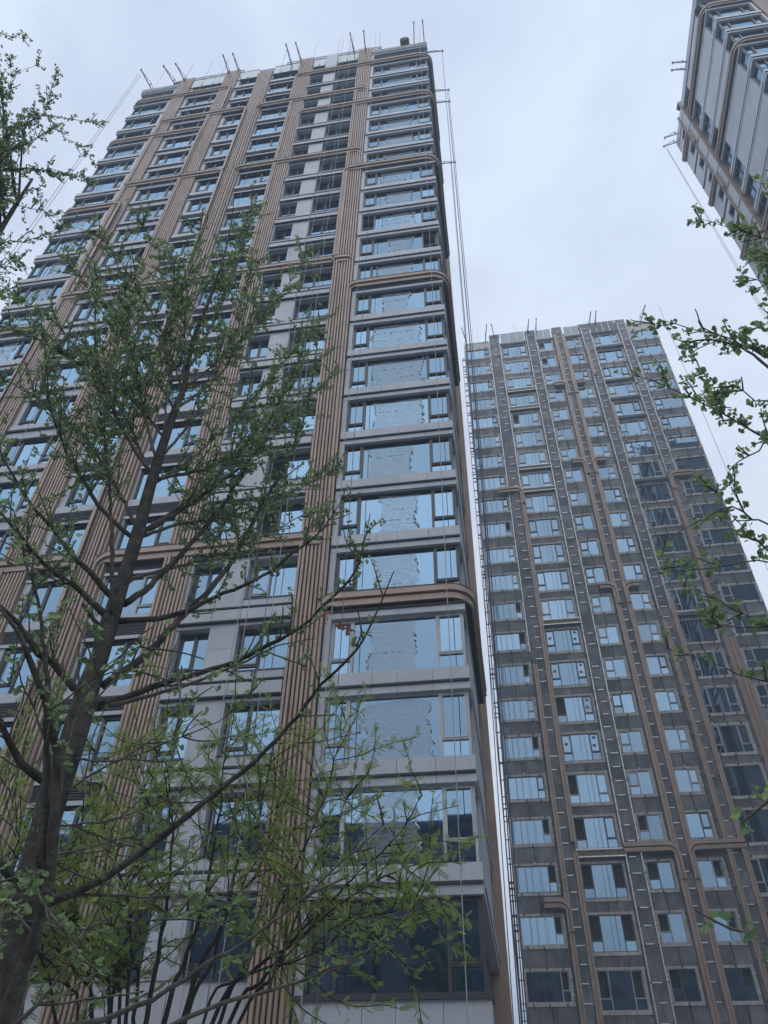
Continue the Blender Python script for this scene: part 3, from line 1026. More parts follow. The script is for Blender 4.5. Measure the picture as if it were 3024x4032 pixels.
    # grey pilasters in board lengths with pale horizontal bars
    PILS = [(2.85, 3.98, 0), (6.96, 8.09, 1), (10.01, 11.09, 0), (13.11, 14.19, 1), (17.16, 18.19, 1)]
    for (a, b, rails) in PILS:
        zz = 0.3
        j = 0
        while zz < zb(22)+0.5:
            h = 1.0
            m = MB(); m.box(a, b, DB+rg.uniform(0.0, 0.015), DB+0.6, zz+0.006, zz+h-0.006, rnd=rg.random())
            T.piece('pilaster_board', 'insul', m)
            if rg.random() < 0.9:
                m = MB(); w_ = (b-a)*rg.uniform(0.32, 0.5); xc = (a+b)/2+rg.uniform(-0.08, 0.08)
                m.box(xc-w_/2, xc+w_/2, DB-0.06, DB-0.01, zz-0.03, zz+0.03)
                T.piece('cross_bar', 'rail', m)
            if rails:
                for xx in (a+0.03, b-0.10):
                    m = MB(); m.box(xx, xx+0.14, DB-0.10, DB-0.005, zz-0.05, zz+0.05)
                    T.piece('rail_bracket', 'clip', m)
            zz += h
        if rails:
            for xx in (a+0.07, b-0.10):
                z_ = 0.3 if a < 8 else (zb(9) if a < 15 else zb(14))
                while z_ < zb(22)+0.3:
                    e_ = min(z_+6.0, zb(22)+0.4)
                    m = MB(); m.box(xx, xx+0.055, DB-0.16, DB-0.10, z_+0.03, e_-0.03)
                    T.part('vertical_rail', 'rail', m)
                    z_ = e_
    m = MB(); m.box(2.72, 2.78, DB+0.02, DB+0.08, zb(8), zb(22))
    T.part('vertical_rail', 'rail', m)
    m = MB(); m.box(3.88, 3.94, DB-0.1, DB-0.04, zb(14), zb(22))
    T.part('vertical_rail', 'rail', m)
    # bronze strips: pairs of narrow profiles
    def strip(x0, x1, z0, z1):
        w_ = (x1-x0)
        z = z0
        while z < z1-0.01:
            e_ = min(z+9.0, z1)
            m = MB(); m.box(x0, x0+w_*0.46, DB-0.22, DB+0.02, z+0.008, e_-0.008)
            b = T.part('bronze_strip', 'bronze', m)
            m = MB(); m.box(x0+w_*0.54, x1, DB-0.17, DB+0.02, z+0.008, e_-0.008)
            T.part('inner_strip', 'bronze', m, parent=b)
            z = e_
    strip(2.85, 3.17, 0, zb(7.6))
    strip(3.76, 4.09, 0, zb(2.9)); strip(3.76, 4.09, zb(3.1), zb(13.6))
    strip(10.02, 10.40, 0, zb(21.9)); strip(10.90, 11.27, 0, zb(21.9))
    strip(13.24, 13.57, 0, zb(8.6)); strip(14.12, 14.47, 0, zb(9.3))
    strip(17.25, 17.62, 0, zb(13.6)); strip(17.64, 18.18, 0, zb(8))
    strip(13.2, 13.5, zb(19.2), zb(20.9)); strip(14.1, 14.4, zb(16.3), zb(17.6))
    # arches
    def arch(pts, n=0.24):
        fr = []
        for p, t in fillet_path([Vector(p) for p in pts], 0.75):
            fr.append((Vector((p.x, DB, p.y)), Vector((-t.y, 0, t.x)), Vector((0,-1,0)), 0.62+0.38*abs(t.x)))
        m = MB(); m.sweep(fr, -0.26, 0.0, -0.1, 0.36)
        b = T.part('bronze_arch', 'bronze', m)
        m = MB(); m.sweep(fr, -0.56, -0.32, -0.1, 0.28)
        T.part('lower_fascia', 'bronze', m, parent=b)
        m = MB(); m.sweep(fr, -0.54, -0.04, -0.1, 0.22)
        T.part('band_core', 'dark', m, parent=b)
    for k in (19, 15, 10):
        arch([(9.05, zb(k)+0.0), (10.41, zb(k)+0.0), (10.41, zb(k)-2.2)])
        arch([(10.89, zb(k)-2.2), (10.89, zb(k)+0.0), (12.15, zb(k)+0.0)])
    arch([(7.0, zb(3)+0.1), (10.41, zb(3)+0.1), (10.41, zb(3)-2.2)])
    arch([(10.89, zb(3)-2.2), (10.89, zb(3)+0.1), (14.45, zb(3)+0.1)])
    arch([(1.75, zb(14)+0.0), (4.10, zb(14)+0.0), (4.10, zb(14)-2.2)])
    arch([(1.55, zb(2)-0.05), (3.18, zb(2)-0.05), (3.18, zb(2)-2.0)])
    arch([(17.24, zb(14)-2.2), (17.24, zb(14)+0.0), (19.4, zb(14)+0.0)])
    # ledges still showing insulation board between pale rails
    for k in (19, 18, 15, 14, 9, 3):
        m = MB(); m.box(4.0, 6.98, DB-0.05, DB+0.24, zb(k)-0.62, zb(k)-0.22)
        b = T.part('ledge_board', 'board', m)
        for zz in (-0.66, -0.20):
            m = MB(); m.box(4.0, 7.0, DB-0.12, DB-0.06, zb(k)+zz, zb(k)+zz+0.07)
            T.part('ledge_rail', 'rail', m, parent=b)
    for k in (9, 14, 17, 18, 19, 21):
        m = MB(); m.box(14.25, 17.1, DB-0.12, DB+0.1, zb(k)-0.70, zb(k)-0.40)
        b = T.part('ledge_board', 'louvre', m)
        m = MB(); m.box(14.25, 17.1, DB-0.16, DB-0.1, zb(k)-0.42, zb(k)-0.36)
        T.part('ledge_rail', 'rail', m, parent=b)
    # rails with stub arms standing off the left-hand corner
    rgl = random.Random(9)
    m = MB(); m.box(XL-0.34, XL-0.29, DB+0.1, DB+0.15, 0, zb(21.2))
    p = T.part('corner_rail', 'clip', m)
    z = 2.0
    while z < zb(21.2):
        m = MB(); hh = rgl.choice((0.05, 0.05, 0.08, 0.14))
        m.box(XL-0.29, XL+0.02, DB+0.08, DB+0.16, z, z+hh)
        T.piece('stub_arm', 'clip', m, parent=p)
        z += rgl.choice((0.35, 0.5, 0.9, 1.2, 1.2))
    # top: pale screens, dark screen and parapets
    zt = zb(21)+2.15
    for (a, b, n, mt) in ((4.1, 6.85, 3, 'screen'), (8.2, 9.8, 2, 'screen'), (11.3, 12.95, 2, 'screen'), (14.2, 17.0, 4, 'louvre')):
        w_ = (b-a)/n
        for j in range(n):
            m = MB(); m.box(a+w_*j+0.025, a+w_*(j+1)-0.025, DB-0.02, DB+0.03, zt+0.15, zt+1.95, rnd=hsh('sb', a, j))
            T.part('parapet_glass', mt, m)
        m = MB(); m.box(a, b, DB+0.05, DB+0.6, zt, zt+0.12)
        T.part('screen_beam', 'insul', m)
        for j in range(1, n):
            m = MB(); m.box(a+w_*j-0.02, a+w_*j+0.02, DB-0.05, DB-0.025, zt+0.15, zt+1.95)
            T.part('screen_post', 'rail', m)
    for (a, b) in ((XL, 2.84), (18.2, XR)):
        m = MB(); m.box(a, b, DB+0.2, DB+0.7, zb(21)+2.22, zb(22)+0.1)
        T.part('parapet', 'mortar', m)
        m = MB(); m.box(a+0.1, b-0.1, DB+0.5, DB+0.53, zb(22)+0.1, zb(22)+0.9)
        T.part('safety_net', 'net', m)
tower_b()
TB.flush()

# ------------------------------------------------------------------ roof gear, ropes
def roof_arm(base, tip, label, group):
    """gondola outrigger: tilted steel beam with stay wires, pulley and head"""
    r = empty('roof_outrigger', base, label, 'outrigger', group)
    b = Vector((0,0,0)); t = Vector(tip)-Vector(base)
    m = MB(); m.bar(b, t, 0.075)
    link('beam', m.mesh('beam', 'steel'), (0,0,0), r)
    m = MB(); m.tube([t+Vector((-0.05,0,-0.04)), t+Vector((0.05,0,-0.04))], 0.12, 10)
    link('pulley', m.mesh('pulley', 'steel'), (0,0,0), r)
    m = MB(); m.bar(b*0.6+t*0.4, b*0.6+t*0.4+Vector((0,0.1,0.75)), 0.07)
    link('mast', m.mesh('mast', 'steel'), (0,0,0), r)
    for s in (0.02, 0.98):
        m = MB(); m.bar(b*(1-s)+t*s, b*0.6+t*0.4+Vector((0,0.1,0.75)), 0.035)
        link('stay_wire', m.mesh('stay_wire', 'steel'), (0,0,0), r)
    return r
def rope(pts, rad, label, group, mat='rope'):
    m = MB()
    o = Vector(pts[0])
    m.tube([Vector(p)-o for p in pts], rad, 5)
    return tag(link('suspension_rope', m.mesh('suspension_rope', mat), o), label, 'rope', group)
ZR = zk(23)+1.0
YA = D-1.45
# left tower: front outriggers in pairs, each with its ropes
for (u, nm) in ((-26.3, 'near the left end'), (-23.9, 'over the leftmost pilaster'), (-18.9, 'over the second pilaster from the left'), (-13.1, 'left of the roof middle'), (-7.3, 'over the right-hand pilaster'), (-2.0, 'near the right corner')):
    for dx in (0.0, 0.95):
        if u == -26.3 and dx: continue
        jx = (hsh(u, dx)-0.5)*0.3
        lean = -0.7 if u < -20 else (-0.25 if u < -10 else (0.1 if u > -4 else 0.0))
        roof_arm((u+dx, D+0.6, ZR-0.5), (u+dx+lean+jx, YA, ZR+0.1), ('left' if not dx else 'right')+' steel roof outrigger of the left tower, pair '+nm if u != -26.3 else 'steel roof outrigger of the left tower '+nm, 'outriggers on the left tower')
for i, (y, z) in enumerate(((D+0.9, ZR-0.5), (D+4.2, ZR-0.4), (D+5.2, ZR-0.4), (D+10.8, ZR-0.5))):
    roof_arm((-1.1, y, z), (0.75-0.25*(i == 0), y+0.1, z+0.1), ['steel outrigger at the very right corner of the left tower roof', 'upper of two outriggers on the right edge of the left tower', 'lower of two outriggers on the right edge of the left tower', 'lowest outrigger on the right edge of the left tower'][i], 'outriggers on the left tower')
for i, (u, nm) in enumerate(((-5.15, 'bay of torn film panes, left one of the pair'), (-4.78, 'bay of torn film panes, right one of the pair'), (-8.35, 'right-hand paired windows, first of four from left'), (-8.05, 'right-hand paired windows, second of four from left'), (-7.42, 'right-hand paired windows, third of four from left'), (-7.2, 'right-hand paired windows, last of four from left'), (-10.45, 'narrow windows beside the second pilaster'), (-13.2, 'windows left of the second pilaster'), (-18.6, 'second pilaster from the left'), (-20.1, 'wide windows of the left half, right one'), (-22.0, 'wide windows of the left half, left one'), (-24.6, 'leftmost bay'), (-1.35, 'right corner of the left tower'))):
    dark = i % 3 == 1
    rope([(u, YA+0.25, ZR), (u+0.02, YA+0.3, ZR*0.5), (u, YA+0.2, 1.0)], 0.014, 'thin rope hanging before the '+nm, 'ropes hanging down the left tower', 'roped' if dark else 'rope')
for i, (x, y) in enumerate(((0.45, D+1.0), (0.6, D+4.3), (0.72, D+4.4), (0.62, D+5.3), (0.30, D+10.9), (0.62, D+11.0))):
    rope([(x, y, ZR), (x-0.35, y, ZR*0.45), (x-0.75-0.06*i, y, 0.5)], 0.02, ['first', 'second', 'third', 'fourth', 'fifth', 'sixth'][i]+' thin dark rope from the roof down in the bright gap between the towers', 'ropes in the gap between the towers', 'roped')
for (u, dz, nm) in ((-27.6, 0, 'inner'), (-27.9, 0.5, 'outer')):
    rope([(u+0.5, YA+0.4, ZR+dz), (u+0.2, YA+0.3, ZR*0.5), (u, YA+0.2, 1.0)], 0.016, nm+' thin rope hanging clear of the left edge of the left tower', 'ropes hanging down the left tower', 'roped')
# cable coils on the roofs
def cable_coil(loc, label):
    r = empty('cable_coil', loc, label, 'cable coil', 'cable coils on the roofs')
    for i in range(6):
        m = MB()
        pts = [(math.cos(a)*(0.34+0.02*(i % 2)), -0.25+0.09*i, 0.42+math.sin(a)*(0.34+0.02*(i % 2))) for a in [2*math.pi*j/14 for j in range(15)]]
        m.tube(pts, 0.075, 6)
        link('cable_turn', m.mesh('cable_turn', 'coil', True), (0,0,0), r)
    m = MB(); m.tube([(0,-0.3,0.42),(0,0.32,0.42)], 0.28, 12)
    link('drum', m.mesh('drum', 'coil', True), (0,0,0), r)
cable_coil((-2.75, D-0.1, zk(23)+0.40), 'round black cable coil at the right end of the left tower roof')
cable_coil((-23.9, D+0.3, zk(23)+0.34), 'round black cable coil at the left end of the left tower roof')
cable_coil((22.0, D+9.0, zk(23)+0.35), 'round black cable coil on the upper right tower roof')
# railings
def railing(name_label, pts, h=1.0, mat='steel', step=2.2):
    o = Vector(pts[0])
    r = empty('roof_railing', o, name_label, 'railing')
    for i in range(len(pts)-1):
        a = Vector(pts[i])-o; b = Vector(pts[i+1])-o
        for q in (1.0, 0.5):
            m = MB(); m.bar(a+UP*h*q, b+UP*h*q, 0.055)
            link('rail', m.mesh('rail', mat), (0,0,0), r)
        n = max(1, int((b-a).length/step))
        for j in range(n+1):
            p = a+(b-a)*j/n
            m = MB(); m.bar(p, p+UP*h, 0.06)
            link('post', m.mesh('post', mat), (0,0,0), r)
zr = zk(23)+0.95
railing('steel roof railing of the left tower, right half', [(-13.6, D+0.2, zr), (-4.95, D+0.2, zr), (-4.95, D+3, zr)], 0.9)
railing('steel roof railing of the left tower, left half', [(-24.0, D+2, zr), (-24.0, D+0.2, zr), (-17.7, D+0.2, zr)], 0.9)
ZRB = zb(22)+0.65
railing('roof railing of the unfinished tower, left half', [(2.9, DB+2, ZRB), (2.9, DB+0.3, ZRB), (8.1, DB+0.3, ZRB)], 1.0)
railing('roof railing of the unfinished tower, right half', [(13.0, DB+2, ZRB), (13.0, DB+0.3, ZRB), (18.1, DB+0.3, ZRB), (18.1, DB+2, ZRB)], 1.0)
railing('roof railing at the unfinished tower right end', [(18.3, DB+0.4, ZRB-0.7), (21.2, DB+0.4, ZRB-0.7)], 1.0)
for (x, l, nm) in ((0.3, -0.5, 'at its left end'), (2.3, 0.35, 'left of the first railing'), (3.6, -0.4, 'above the first pale screen'), (7.2, 0.25, 'right of the first railing'), (8.2, 0.1, 'over the second pale screen'), (14.2, 0.2, 'above the dark screen, left one'), (14.9, 0.1, 'above the dark screen, right one'), (19.8, 0.6, 'at its right end')):
    roof_arm((x, DB+0.8, zb(22)+0.4), (x+l, DB-1.6, zb(22)+1.1), 'steel outrigger on the unfinished tower roof '+nm, 'outriggers on the unfinished tower')
for i, (x, nm) in enumerate(((0.6, 'leftmost windows, left of three,'), (1.0, 'leftmost windows, middle of three,'), (1.5, 'leftmost windows, right of three,'), (5.6, 'wide windows, left of two,'), (5.9, 'wide windows, right of two,'))):
    rope([(x, DB-1.5, zb(22)+1), (x+0.05, DB-1.4, 20), (x-0.1+0.25*(i == 2), DB-1.4, 0.6)], 0.011, 'thin rope before the '+nm+' of the unfinished tower', 'ropes on the unfinished tower', 'roped')
rope([(21.9, DB-1.4, zb(22)+1.1), (22.0, DB-1.0, 40), (22.3, DB-1, 1)], 0.02, 'thin rope hanging right of the unfinished tower', 'ropes on the unfinished tower', 'roped')
for i, (y, nm) in enumerate(((D+5.0, 'upper left edge, higher one,'), (D+5.6, 'upper left edge, lower one,'), (D+11.0, 'left corner, higher one,'), (D+11.8, 'left corner, lower one,'))):
    roof_arm((22.2, y, zk(23)-0.1), (20.6, y-0.1+0.5*(i > 1), zk(23)+0.15), 'steel outrigger at the '+nm+' of the upper right tower', 'outriggers on the upper right tower')
for i in range(4):
    rope([(20.7+0.1*i, D+12.2+0.12*i, zk(23)), (20.85+0.12*i, D+12.3, 40), (21+0.3*i, D+12.3+0.3*i, 1)], 0.009, ['first', 'second', 'third', 'fourth'][i]+' thin rope from the left hanging beside the upper right tower', 'ropes beside the upper right tower', 'rope')

# ------------------------------------------------------------------ block and trees behind the viewer (mirrored in the low windows)
OB = Thing('apartment_block', (-10, -44, 0), 'brown mid-rise block behind the viewer, seen only in window reflections', 'building')
m = MB(); m.box(-55, 40, -52, -42, 0, 34.5)
OB.part('wall', 'brick', m)
m = MB(); m.box(-56, 41, -53, -41.4, 34.5, 35.1)
OB.part('roof', 'louvre', m)
for kk in range(10):
    for jj in range(16):
        x = -53+jj*5.9
        m = MB(); m.box(x, x+3.0, -41.99, -41.9, 2.2+kk*3.3, 4.0+kk*3.3, rnd=hsh(kk, jj))
        OB.piece('window', 'frame', m)
OB.flush()

# ------------------------------------------------------------------ trees
FPX = 3028.0
def pix(x, y, r):
    """point at horizontal distance r from the viewer in the direction of photo pixel (x, y)"""
    d = _f*FPX+_r2*(x-1512)+_u2*(2016-y)
    h = math.hypot(d.x, d.y)
    return Vector((d.x*r/h, d.y*r/h, CAMZ+d.z*r/h))
def dsp(pts, r0, r1):
    """limb points given in 1659-px picture coordinates, horizontal distance running from r0 to r1"""
    n = max(1, len(pts)-1)
    return [pix(x*1.82278, y*1.82278, r0+(r1-r0)*i/n) for i, (x, y) in enumerate(pts)]
def smooth_path(pts, step):
    """Catmull-Rom resampling of a limb"""
    P = [Vector(p) for p in pts]
    if len(P) < 3:
        n = max(1, int((P[1]-P[0]).length/step))
        return [P[0].lerp(P[1], i/n) for i in range(n+1)]
    Q = [P[0]*2-P[1]]+P+[P[-1]*2-P[-2]]
    o = []
    for i in range(1, len(Q)-2):
        a, b, c, d = Q[i-1], Q[i], Q[i+1], Q[i+2]
        n = max(1, int((c-b).length/step))
        for j in range(n):
            t = j/n
            o.append(0.5*((2*b)+(c-a)*t+(2*a-5*b+4*c-d)*t*t+(3*b-a-3*c+d)*t**3))
    o.append(P[-1])
    return o
def rvec(rg):
    while True:
        v = Vector((rg.uniform(-1,1), rg.uniform(-1,1), rg.uniform(-1,1)))
        if 0.05 < v.length < 1: return v.normalized()
# ginkgo leaf: petiole and folded, notched fan
def leaf_shape():
    m = MB()
    m.face([(-0.0012,0,0),(0.0012,0,0),(0.0008,0.04,0),(-0.0008,0.04,0)])
    R_ = 0.052
    angs = [-62, -40, -20, -5, 0, 5, 20, 40, 62]
    rad = [0.86, 1.0, 0.97, 1.0, 0.74, 1.0, 0.97, 1.0, 0.86]
    P = []
    for a, q in zip(angs, rad):
        t = R(a)
        P.append((math.sin(t)*R_*q, 0.038+math.cos(t)*R_*q, 0.016*abs(math.sin(t))+0.004*math.sin(t*7)))
    for i in (0, 2, 4, 6):
        m.face([(0, 0.038, 0), P[i], P[i+1], P[i+2]])
    return m
LEAF = leaf_shape()
class Leaves:
    def __init__(s): s.items = []
    def put(s, p, y, nrm, sc, rnd): s.items.append((p, y, nrm, sc, rnd))
    def basis(s, p, y, nrm, sc):
        x = y.cross(nrm)
        x = x.normalized() if x.length > 1e-4 else y.orthogonal().normalized()
        z = x.cross(y)
        return x*sc, y*sc, z*sc
    def mesh_into(s, m, items, shape):
        for p, y, nrm, sc, rnd in items:
            X, Y, Z = s.basis(p, y, nrm, sc)
            b = len(m.v)
            for (a, c, d) in shape.v:
                m.v.append((p.x+X.x*a+Y.x*c+Z.x*d, p.y+X.y*a+Y.y*c+Z.y*d, p.z+X.z*a+Y.z*c+Z.z*d))
            m.f += [tuple(i+b for i in q) for q in shape.f]
            m.r += [rnd]*len(shape.f)
def cluster(L, rg, p, axis, n, sc):
    """short shoot with a rosette of leaves"""
    out_ = (rvec(rg)+Vector((0,0,0.2)))
    out_ = (out_-axis*out_.dot(axis)*0.6).normalized()
    for i in range(n):
        y = (out_*0.9+rvec(rg)*0.9+Vector((0,0,-0.15))).normalized()
        nr = (rvec(rg)*0.8+Vector((0,0,1))).normalized()
        L.put(p, y, nr, sc*rg.uniform(0.55, 1.2), rg.random())
def ginkgo(name, base, trunk, limbs, label, seed, dens=1.0, leafsc=1.0, nleaf=250, twl=(0.25, 0.8), group='ginkgo trees', bare=()):
    """trunk: [(point, radius)]; limbs: [(points, r_start, r_end, leaf_from 0..1, density, twigs)]"""
    rg = random.Random(seed)
    root = empty(name, base, label, 'tree', group)
    B = Vector(base)
    m = MB()
    tp = smooth_path([p for p, _ in trunk], 0.2)
    tot = len(tp)-1
    ra = []
    cum = [0.0]
    for i in range(1, len(trunk)):
        cum.append(cum[-1]+(trunk[i][0]-trunk[i-1][0]).length)
    acc = 0.0
    for i, p in enumerate(tp):
        if i: acc += (tp[i]-tp[i-1]).length
        j = 0
        while j < len(cum)-2 and acc > cum[j+1]: j += 1
        t = min(1, max(0, (acc-cum[j])/max(1e-6, cum[j+1]-cum[j])))
        ra.append((trunk[j][1]*(1-t)+trunk[j+1][1]*t)*0.70*(1+rg.uniform(-0.06, 0.06)))
    m.tube([p-B for p in tp], ra, 14)
    trunk_o = link('trunk', m.mesh('trunk', 'bark', True), (0,0,0), root)
    L = Leaves()
    tw = MB()
    for pts, r0, r1, lf, dn, nt_ in limbs:
        path = smooth_path(pts, 0.09)
        n = len(path)-1
        jit = [Vector((0,0,0))]+[rvec(rg)*0.008 for _ in range(n)]
        path = [p+j for p, j in zip(path, jit)]
        rad = [0.72*(r0*(1-(i/n)**0.8)+r1*(i/n)**0.8) for i in range(n+1)]
        rad = [q*(1+0.12*(rg.random() < 0.15)) for q in rad]
        m = MB(); m.tube([p-B for p in path], rad, 8 if r0 > 0.02 else 6)
        link('limb', m.mesh('limb', 'bark' if r0 > 0.03 else 'twig', True), (0,0,0), root)
        # clusters straight on the limb
        for i in range(int(lf*n), n+1):
            ax = (path[min(i+1, n)]-path[max(i-1, 0)]).normalized()
            if rg.random() < 0.85*dn:
                cluster(L, rg, path[i], ax, rg.randint(3, 6), leafsc)
        # side twigs
        for _ in range(int(nt_*dens*(1.85 if path[-1].z > 8.3 else (1.0 if path[-1].z > 5.5 else 0.6)))):
            i = rg.randint(int(lf*n*0.7), n)
            ax = (path[min(i+1, n)]-path[max(i-1, 0)]).normalized()
            side = rvec(rg); side = (side-ax*side.dot(ax)).normalized()
            d = (ax*rg.uniform(0.3, 1.0)+side*rg.uniform(0.5, 1.1)+Vector((0,0,0.25))).normalized()
            ln = rg.uniform(*twl)*(1-0.45*i/n)
            q = path[i]; prev = q; tpts = [q]
            st = 0.06
            for s_ in range(max(2, int(ln/st))):
                d = (d+rvec(rg)*0.16+Vector((0,0,0.03))).normalized()
                q = q+d*st
                tpts.append(q)
                if rg.random() < 0.85*dn:
                    cluster(L, rg, q, d, rg.randint(3, 6), leafsc)
            k = len(tpts)
            tw.tube([p-B for p in tpts], [0.0065*(1-0.6*j/k)+0.0015 for j in range(k)], 4, rg.random(), cap=False)
    if tw.v:
        t = link('twigs', tw.mesh('twigs', 'twig', True), (0,0,0), root); t['kind'] = 'stuff'
    # the leaves that show largest are objects of their own, the rest one mass
    cam_p = Vector((0,0,CAMZ))
    it = sorted(L.items, key=lambda a: -(a[3]/(a[0]-cam_p).length) if (a[0]-cam_p).dot(_f) > 0 else 0)
    big = []
    for a in it:
        d = a[0]-cam_p; w = d.dot(_f)
        if w > 0 and abs(d.dot(_r2)/w) < 0.49 and abs(d.dot(_u2)/w) < 0.65:
            big.append(a)
        if len(big) >= nleaf: break
    bs = set(id(a) for a in big)
    lm = [MB() for _ in range(5)]
    lms = []
    for q, mm in enumerate(lm):
        mm.add(LEAF, (0,0,0), rnd=0.1+0.2*q)
        lms.append(mm.mesh('leaf', 'leaf'))
    for a in big:
        X, Y, Z = L.basis(*a[:4])
        o = link('leaf', lms[min(4, int(a[4]*5))], (0,0,0), root)
        mt = Matrix((X, Y, Z)).transposed().to_4x4()
        mt.translation = a[0]-B
        o.matrix_local = mt
    m = MB()
    L.mesh_into(m, [(a[0]-B, *a[1:]) for a in L.items if id(a) not in bs], LEAF)
    c = link('crown', m.mesh('crown', 'leaf'), (0,0,0), root); c['kind'] = 'stuff'
    return root

# ---- main ginkgo, left foreground
RG = 6.0
tr_px = [(-6, 2260, .185), (12, 2161, .165), (40, 2002, .155), (71, 1884, .150), (116, 1716, .142), (157, 1600, .138), (190, 1489, .135), (217, 1414, .112), (238, 1340, .110), (262, 1266, .095), (295, 1161, .092), (327, 1042, .078), (357, 946, .066), (378, 886, .058), (396, 842, .046), (417, 737, .040), (455, 640, .030), (490, 530, .018), (505, 440, .008)]
trunk = [(pix(x*1.82278, y*1.82278, RG), r) for x, y, r in tr_px]
# straight foot to the ground
p0 = trunk[0][0]
trunk = [(Vector((p0.x, p0.y, 0)), 0.23), (Vector((p0.x, p0.y, p0.z*0.5)), 0.20)]+trunk
G = []
def limb(px, r0, r1, a, b, lf=0.35, dn=0.8, nt_=14, T=None):
    (T if T is not None else G).append((dsp(px, a, b), r0, r1, lf, dn, nt_))
limb([(222,1482),(312,1417),(387,1337),(484,1236),(574,1077),(622,993),(668,860),(690,700)], .050, .006, 6.0, 6.6, .30, .85, 26)
limb([(252,1342),(342,1337),(400,1322),(463,1291),(569,1244),(622,1204),(690,1150),(740,1080)], .042, .005, 6.0, 5.6, .30, .85, 24)
limb([(268,1305),(327,1262),(417,1170),(494,1072),(556,960),(610,850),(655,760)], .045, .006, 6.0, 6.5, .30, .85, 26)
limb([(300,1155),(387,1105),(464,1051),(545,985),(600,900),(640,820)], .040, .005, 6.0, 6.4, .25, .85, 24)
limb([(330,1035),(417,1020),(464,1004),(530,960),(580,880)], .030, .004, 6.0, 5.7, .25, .85, 20)
limb([(385,880),(446,836),(494,782),(540,690),(565,600)], .026, .004, 6.0, 6.3, .2, .85, 20)
limb([(345,990),(420,900),(470,800),(520,690),(540,560)], .024, .004, 6.0, 5.8, .2, .85, 20)
limb([(405,800),(450,720),(500,600),(535,480),(548,420)], .020, .003, 6.0, 6.2, .15, .9, 20)
limb([(396,842),(400,740),(405,620),(430,500)], .018, .003, 6.0, 5.8, .2, .9, 18)
limb([(178,1490),(161,1486),(113,1432),(83,1411),(40,1350),(0,1307),(-60,1230)], .055, .012, 6.0, 5.7, .4, .8, 16)
limb([(228,1330),(178,1280),(119,1236),(75,1197),(45,1155),(0,1108),(-50,1060)], .045, .010, 6.0, 5.6, .35, .85, 20)
limb([(242,1290),(196,1236),(155,1197),(104,1132),(60,1081),(18,1010),(-20,930)], .042, .008, 6.0, 6.2, .3, .85, 22)
limb([(241,1325),(242,1191),(238,1073),(232,1013),(223,931),(214,857),(208,796),(205,677),(212,580)], .032, .004, 5.85, 5.9, .45, .85, 24)
limb([(285,1160),(247,1129),(214,1093),(179,1035),(149,987),(119,916),(104,857),(101,782),(90,700)], .034, .004, 6.0, 6.3, .3, .85, 26)
limb([(326,1022),(298,984),(268,931),(241,877),(226,836),(253,752),(270,650)], .030, .004, 6.0, 5.8, .3, .85, 22)
limb([(340,1000),(318,916),(301,842),(289,776),(280,722),(268,600)], .026, .004, 6.0, 6.2, .3, .85, 22)
limb([(351,960),(360,871),(369,752),(378,663),(372,560)], .022, .003, 6.0, 6.0, .3, .9, 22)
limb([(232,1350),(214,1352),(176,1304)], .035, .022, 6.0, 5.9, 2.0, 0, 0)
limb([(300,1150),(250,1050),(170,930),(60,850),(-20,800)], .028, .004, 6.1, 6.9, .25, .9, 24)
limb([(330,1040),(270,900),(190,780),(110,690),(40,640)], .026, .004, 6.1, 6.8, .25, .9, 26)
limb([(300,1160),(400,1130),(520,1110),(640,1060),(735,1010)], .028, .004, 6.1, 6.9, .25, .9, 26)
limb([(262,1260),(350,1230),(470,1200),(600,1140),(700,1090)], .028, .004, 6.1, 6.9, .3, .85, 20)
limb([(330,1045),(420,985),(510,900),(600,800),(690,690)], .026, .004, 6.05, 6.7, .25, .9, 26)
limb([(300,1155),(400,1085),(520,985),(640,890),(735,790)], .028, .004, 6.05, 6.8, .3, .9, 28)
limb([(396,842),(470,780),(560,690),(640,590),(660,540)], .020, .003, 6.0, 6.5, .2, .9, 24)
limb([(378,886),(310,770),(220,650),(130,550)], .024, .003, 6.0, 6.6, .2, .9, 26)
limb([(396,842),(340,700),(270,580),(190,480)], .022, .003, 6.0, 6.3, .2, .9, 26)
limb([(357,946),(260,840),(130,760),(20,700)], .024, .003, 6.0, 6.6, .2, .9, 26)
limb([(417,737),(380,620),(330,520),(290,460)], .018, .003, 6.0, 6.2, .2, .9, 22)
limb([(455,640),(500,560),(540,470)], .014, .003, 6.0, 6.1, .1, .9, 18)
limb([(213,1526),(370,1471),(486,1438),(556,1406),(648,1355),(694,1313),(768,1235),(800,1110)], .046, .006, 6.0, 5.2, .45, .7, 16)
limb([(208,1531),(324,1503),(417,1475),(509,1438),(600,1395),(680,1380)], .030, .005, 6.0, 5.4, .4, .5, 8)
limb([(100,1950),(222,1900),(333,1820),(437,1737),(548,1646),(625,1568),(694,1480),(768,1406),(830,1290),(850,1235)], .045, .006, 5.9, 4.6, .62, .4, 9)
limb([(111,1939),(238,1933),(337,1939),(437,1931),(556,1928),(658,1904)], .016, .004, 5.9, 5.2, .25, .6, 8)
limb([(60,2240),(222,2201),(329,2158),(437,2090),(556,2015),(668,1928),(739,1860),(828,1783)], .030, .005, 5.6, 5.0, .5, .45, 10)
limb([(300,2260),(440,2180),(549,2150),(648,2118),(723,2090),(803,2047),(870,1991),(960,1850)], .024, .004, 5.4, 5.2, .5, .5, 9)
limb([(10,2260),(40,2209),(119,2126),(159,2063),(190,2011),(214,1955)], .022, .006, 5.6, 5.2, .4, .4, 6)
limb([(60,1900),(24,1894),(0,1870),(-60,1800)], .055, .03, 6.0, 5.8, 2, 0, 0)
limb([(100,1690),(46,1646),(18,1600),(0,1554),(-40,1480)], .05, .02, 6.0, 5.7, .3, .7, 8)
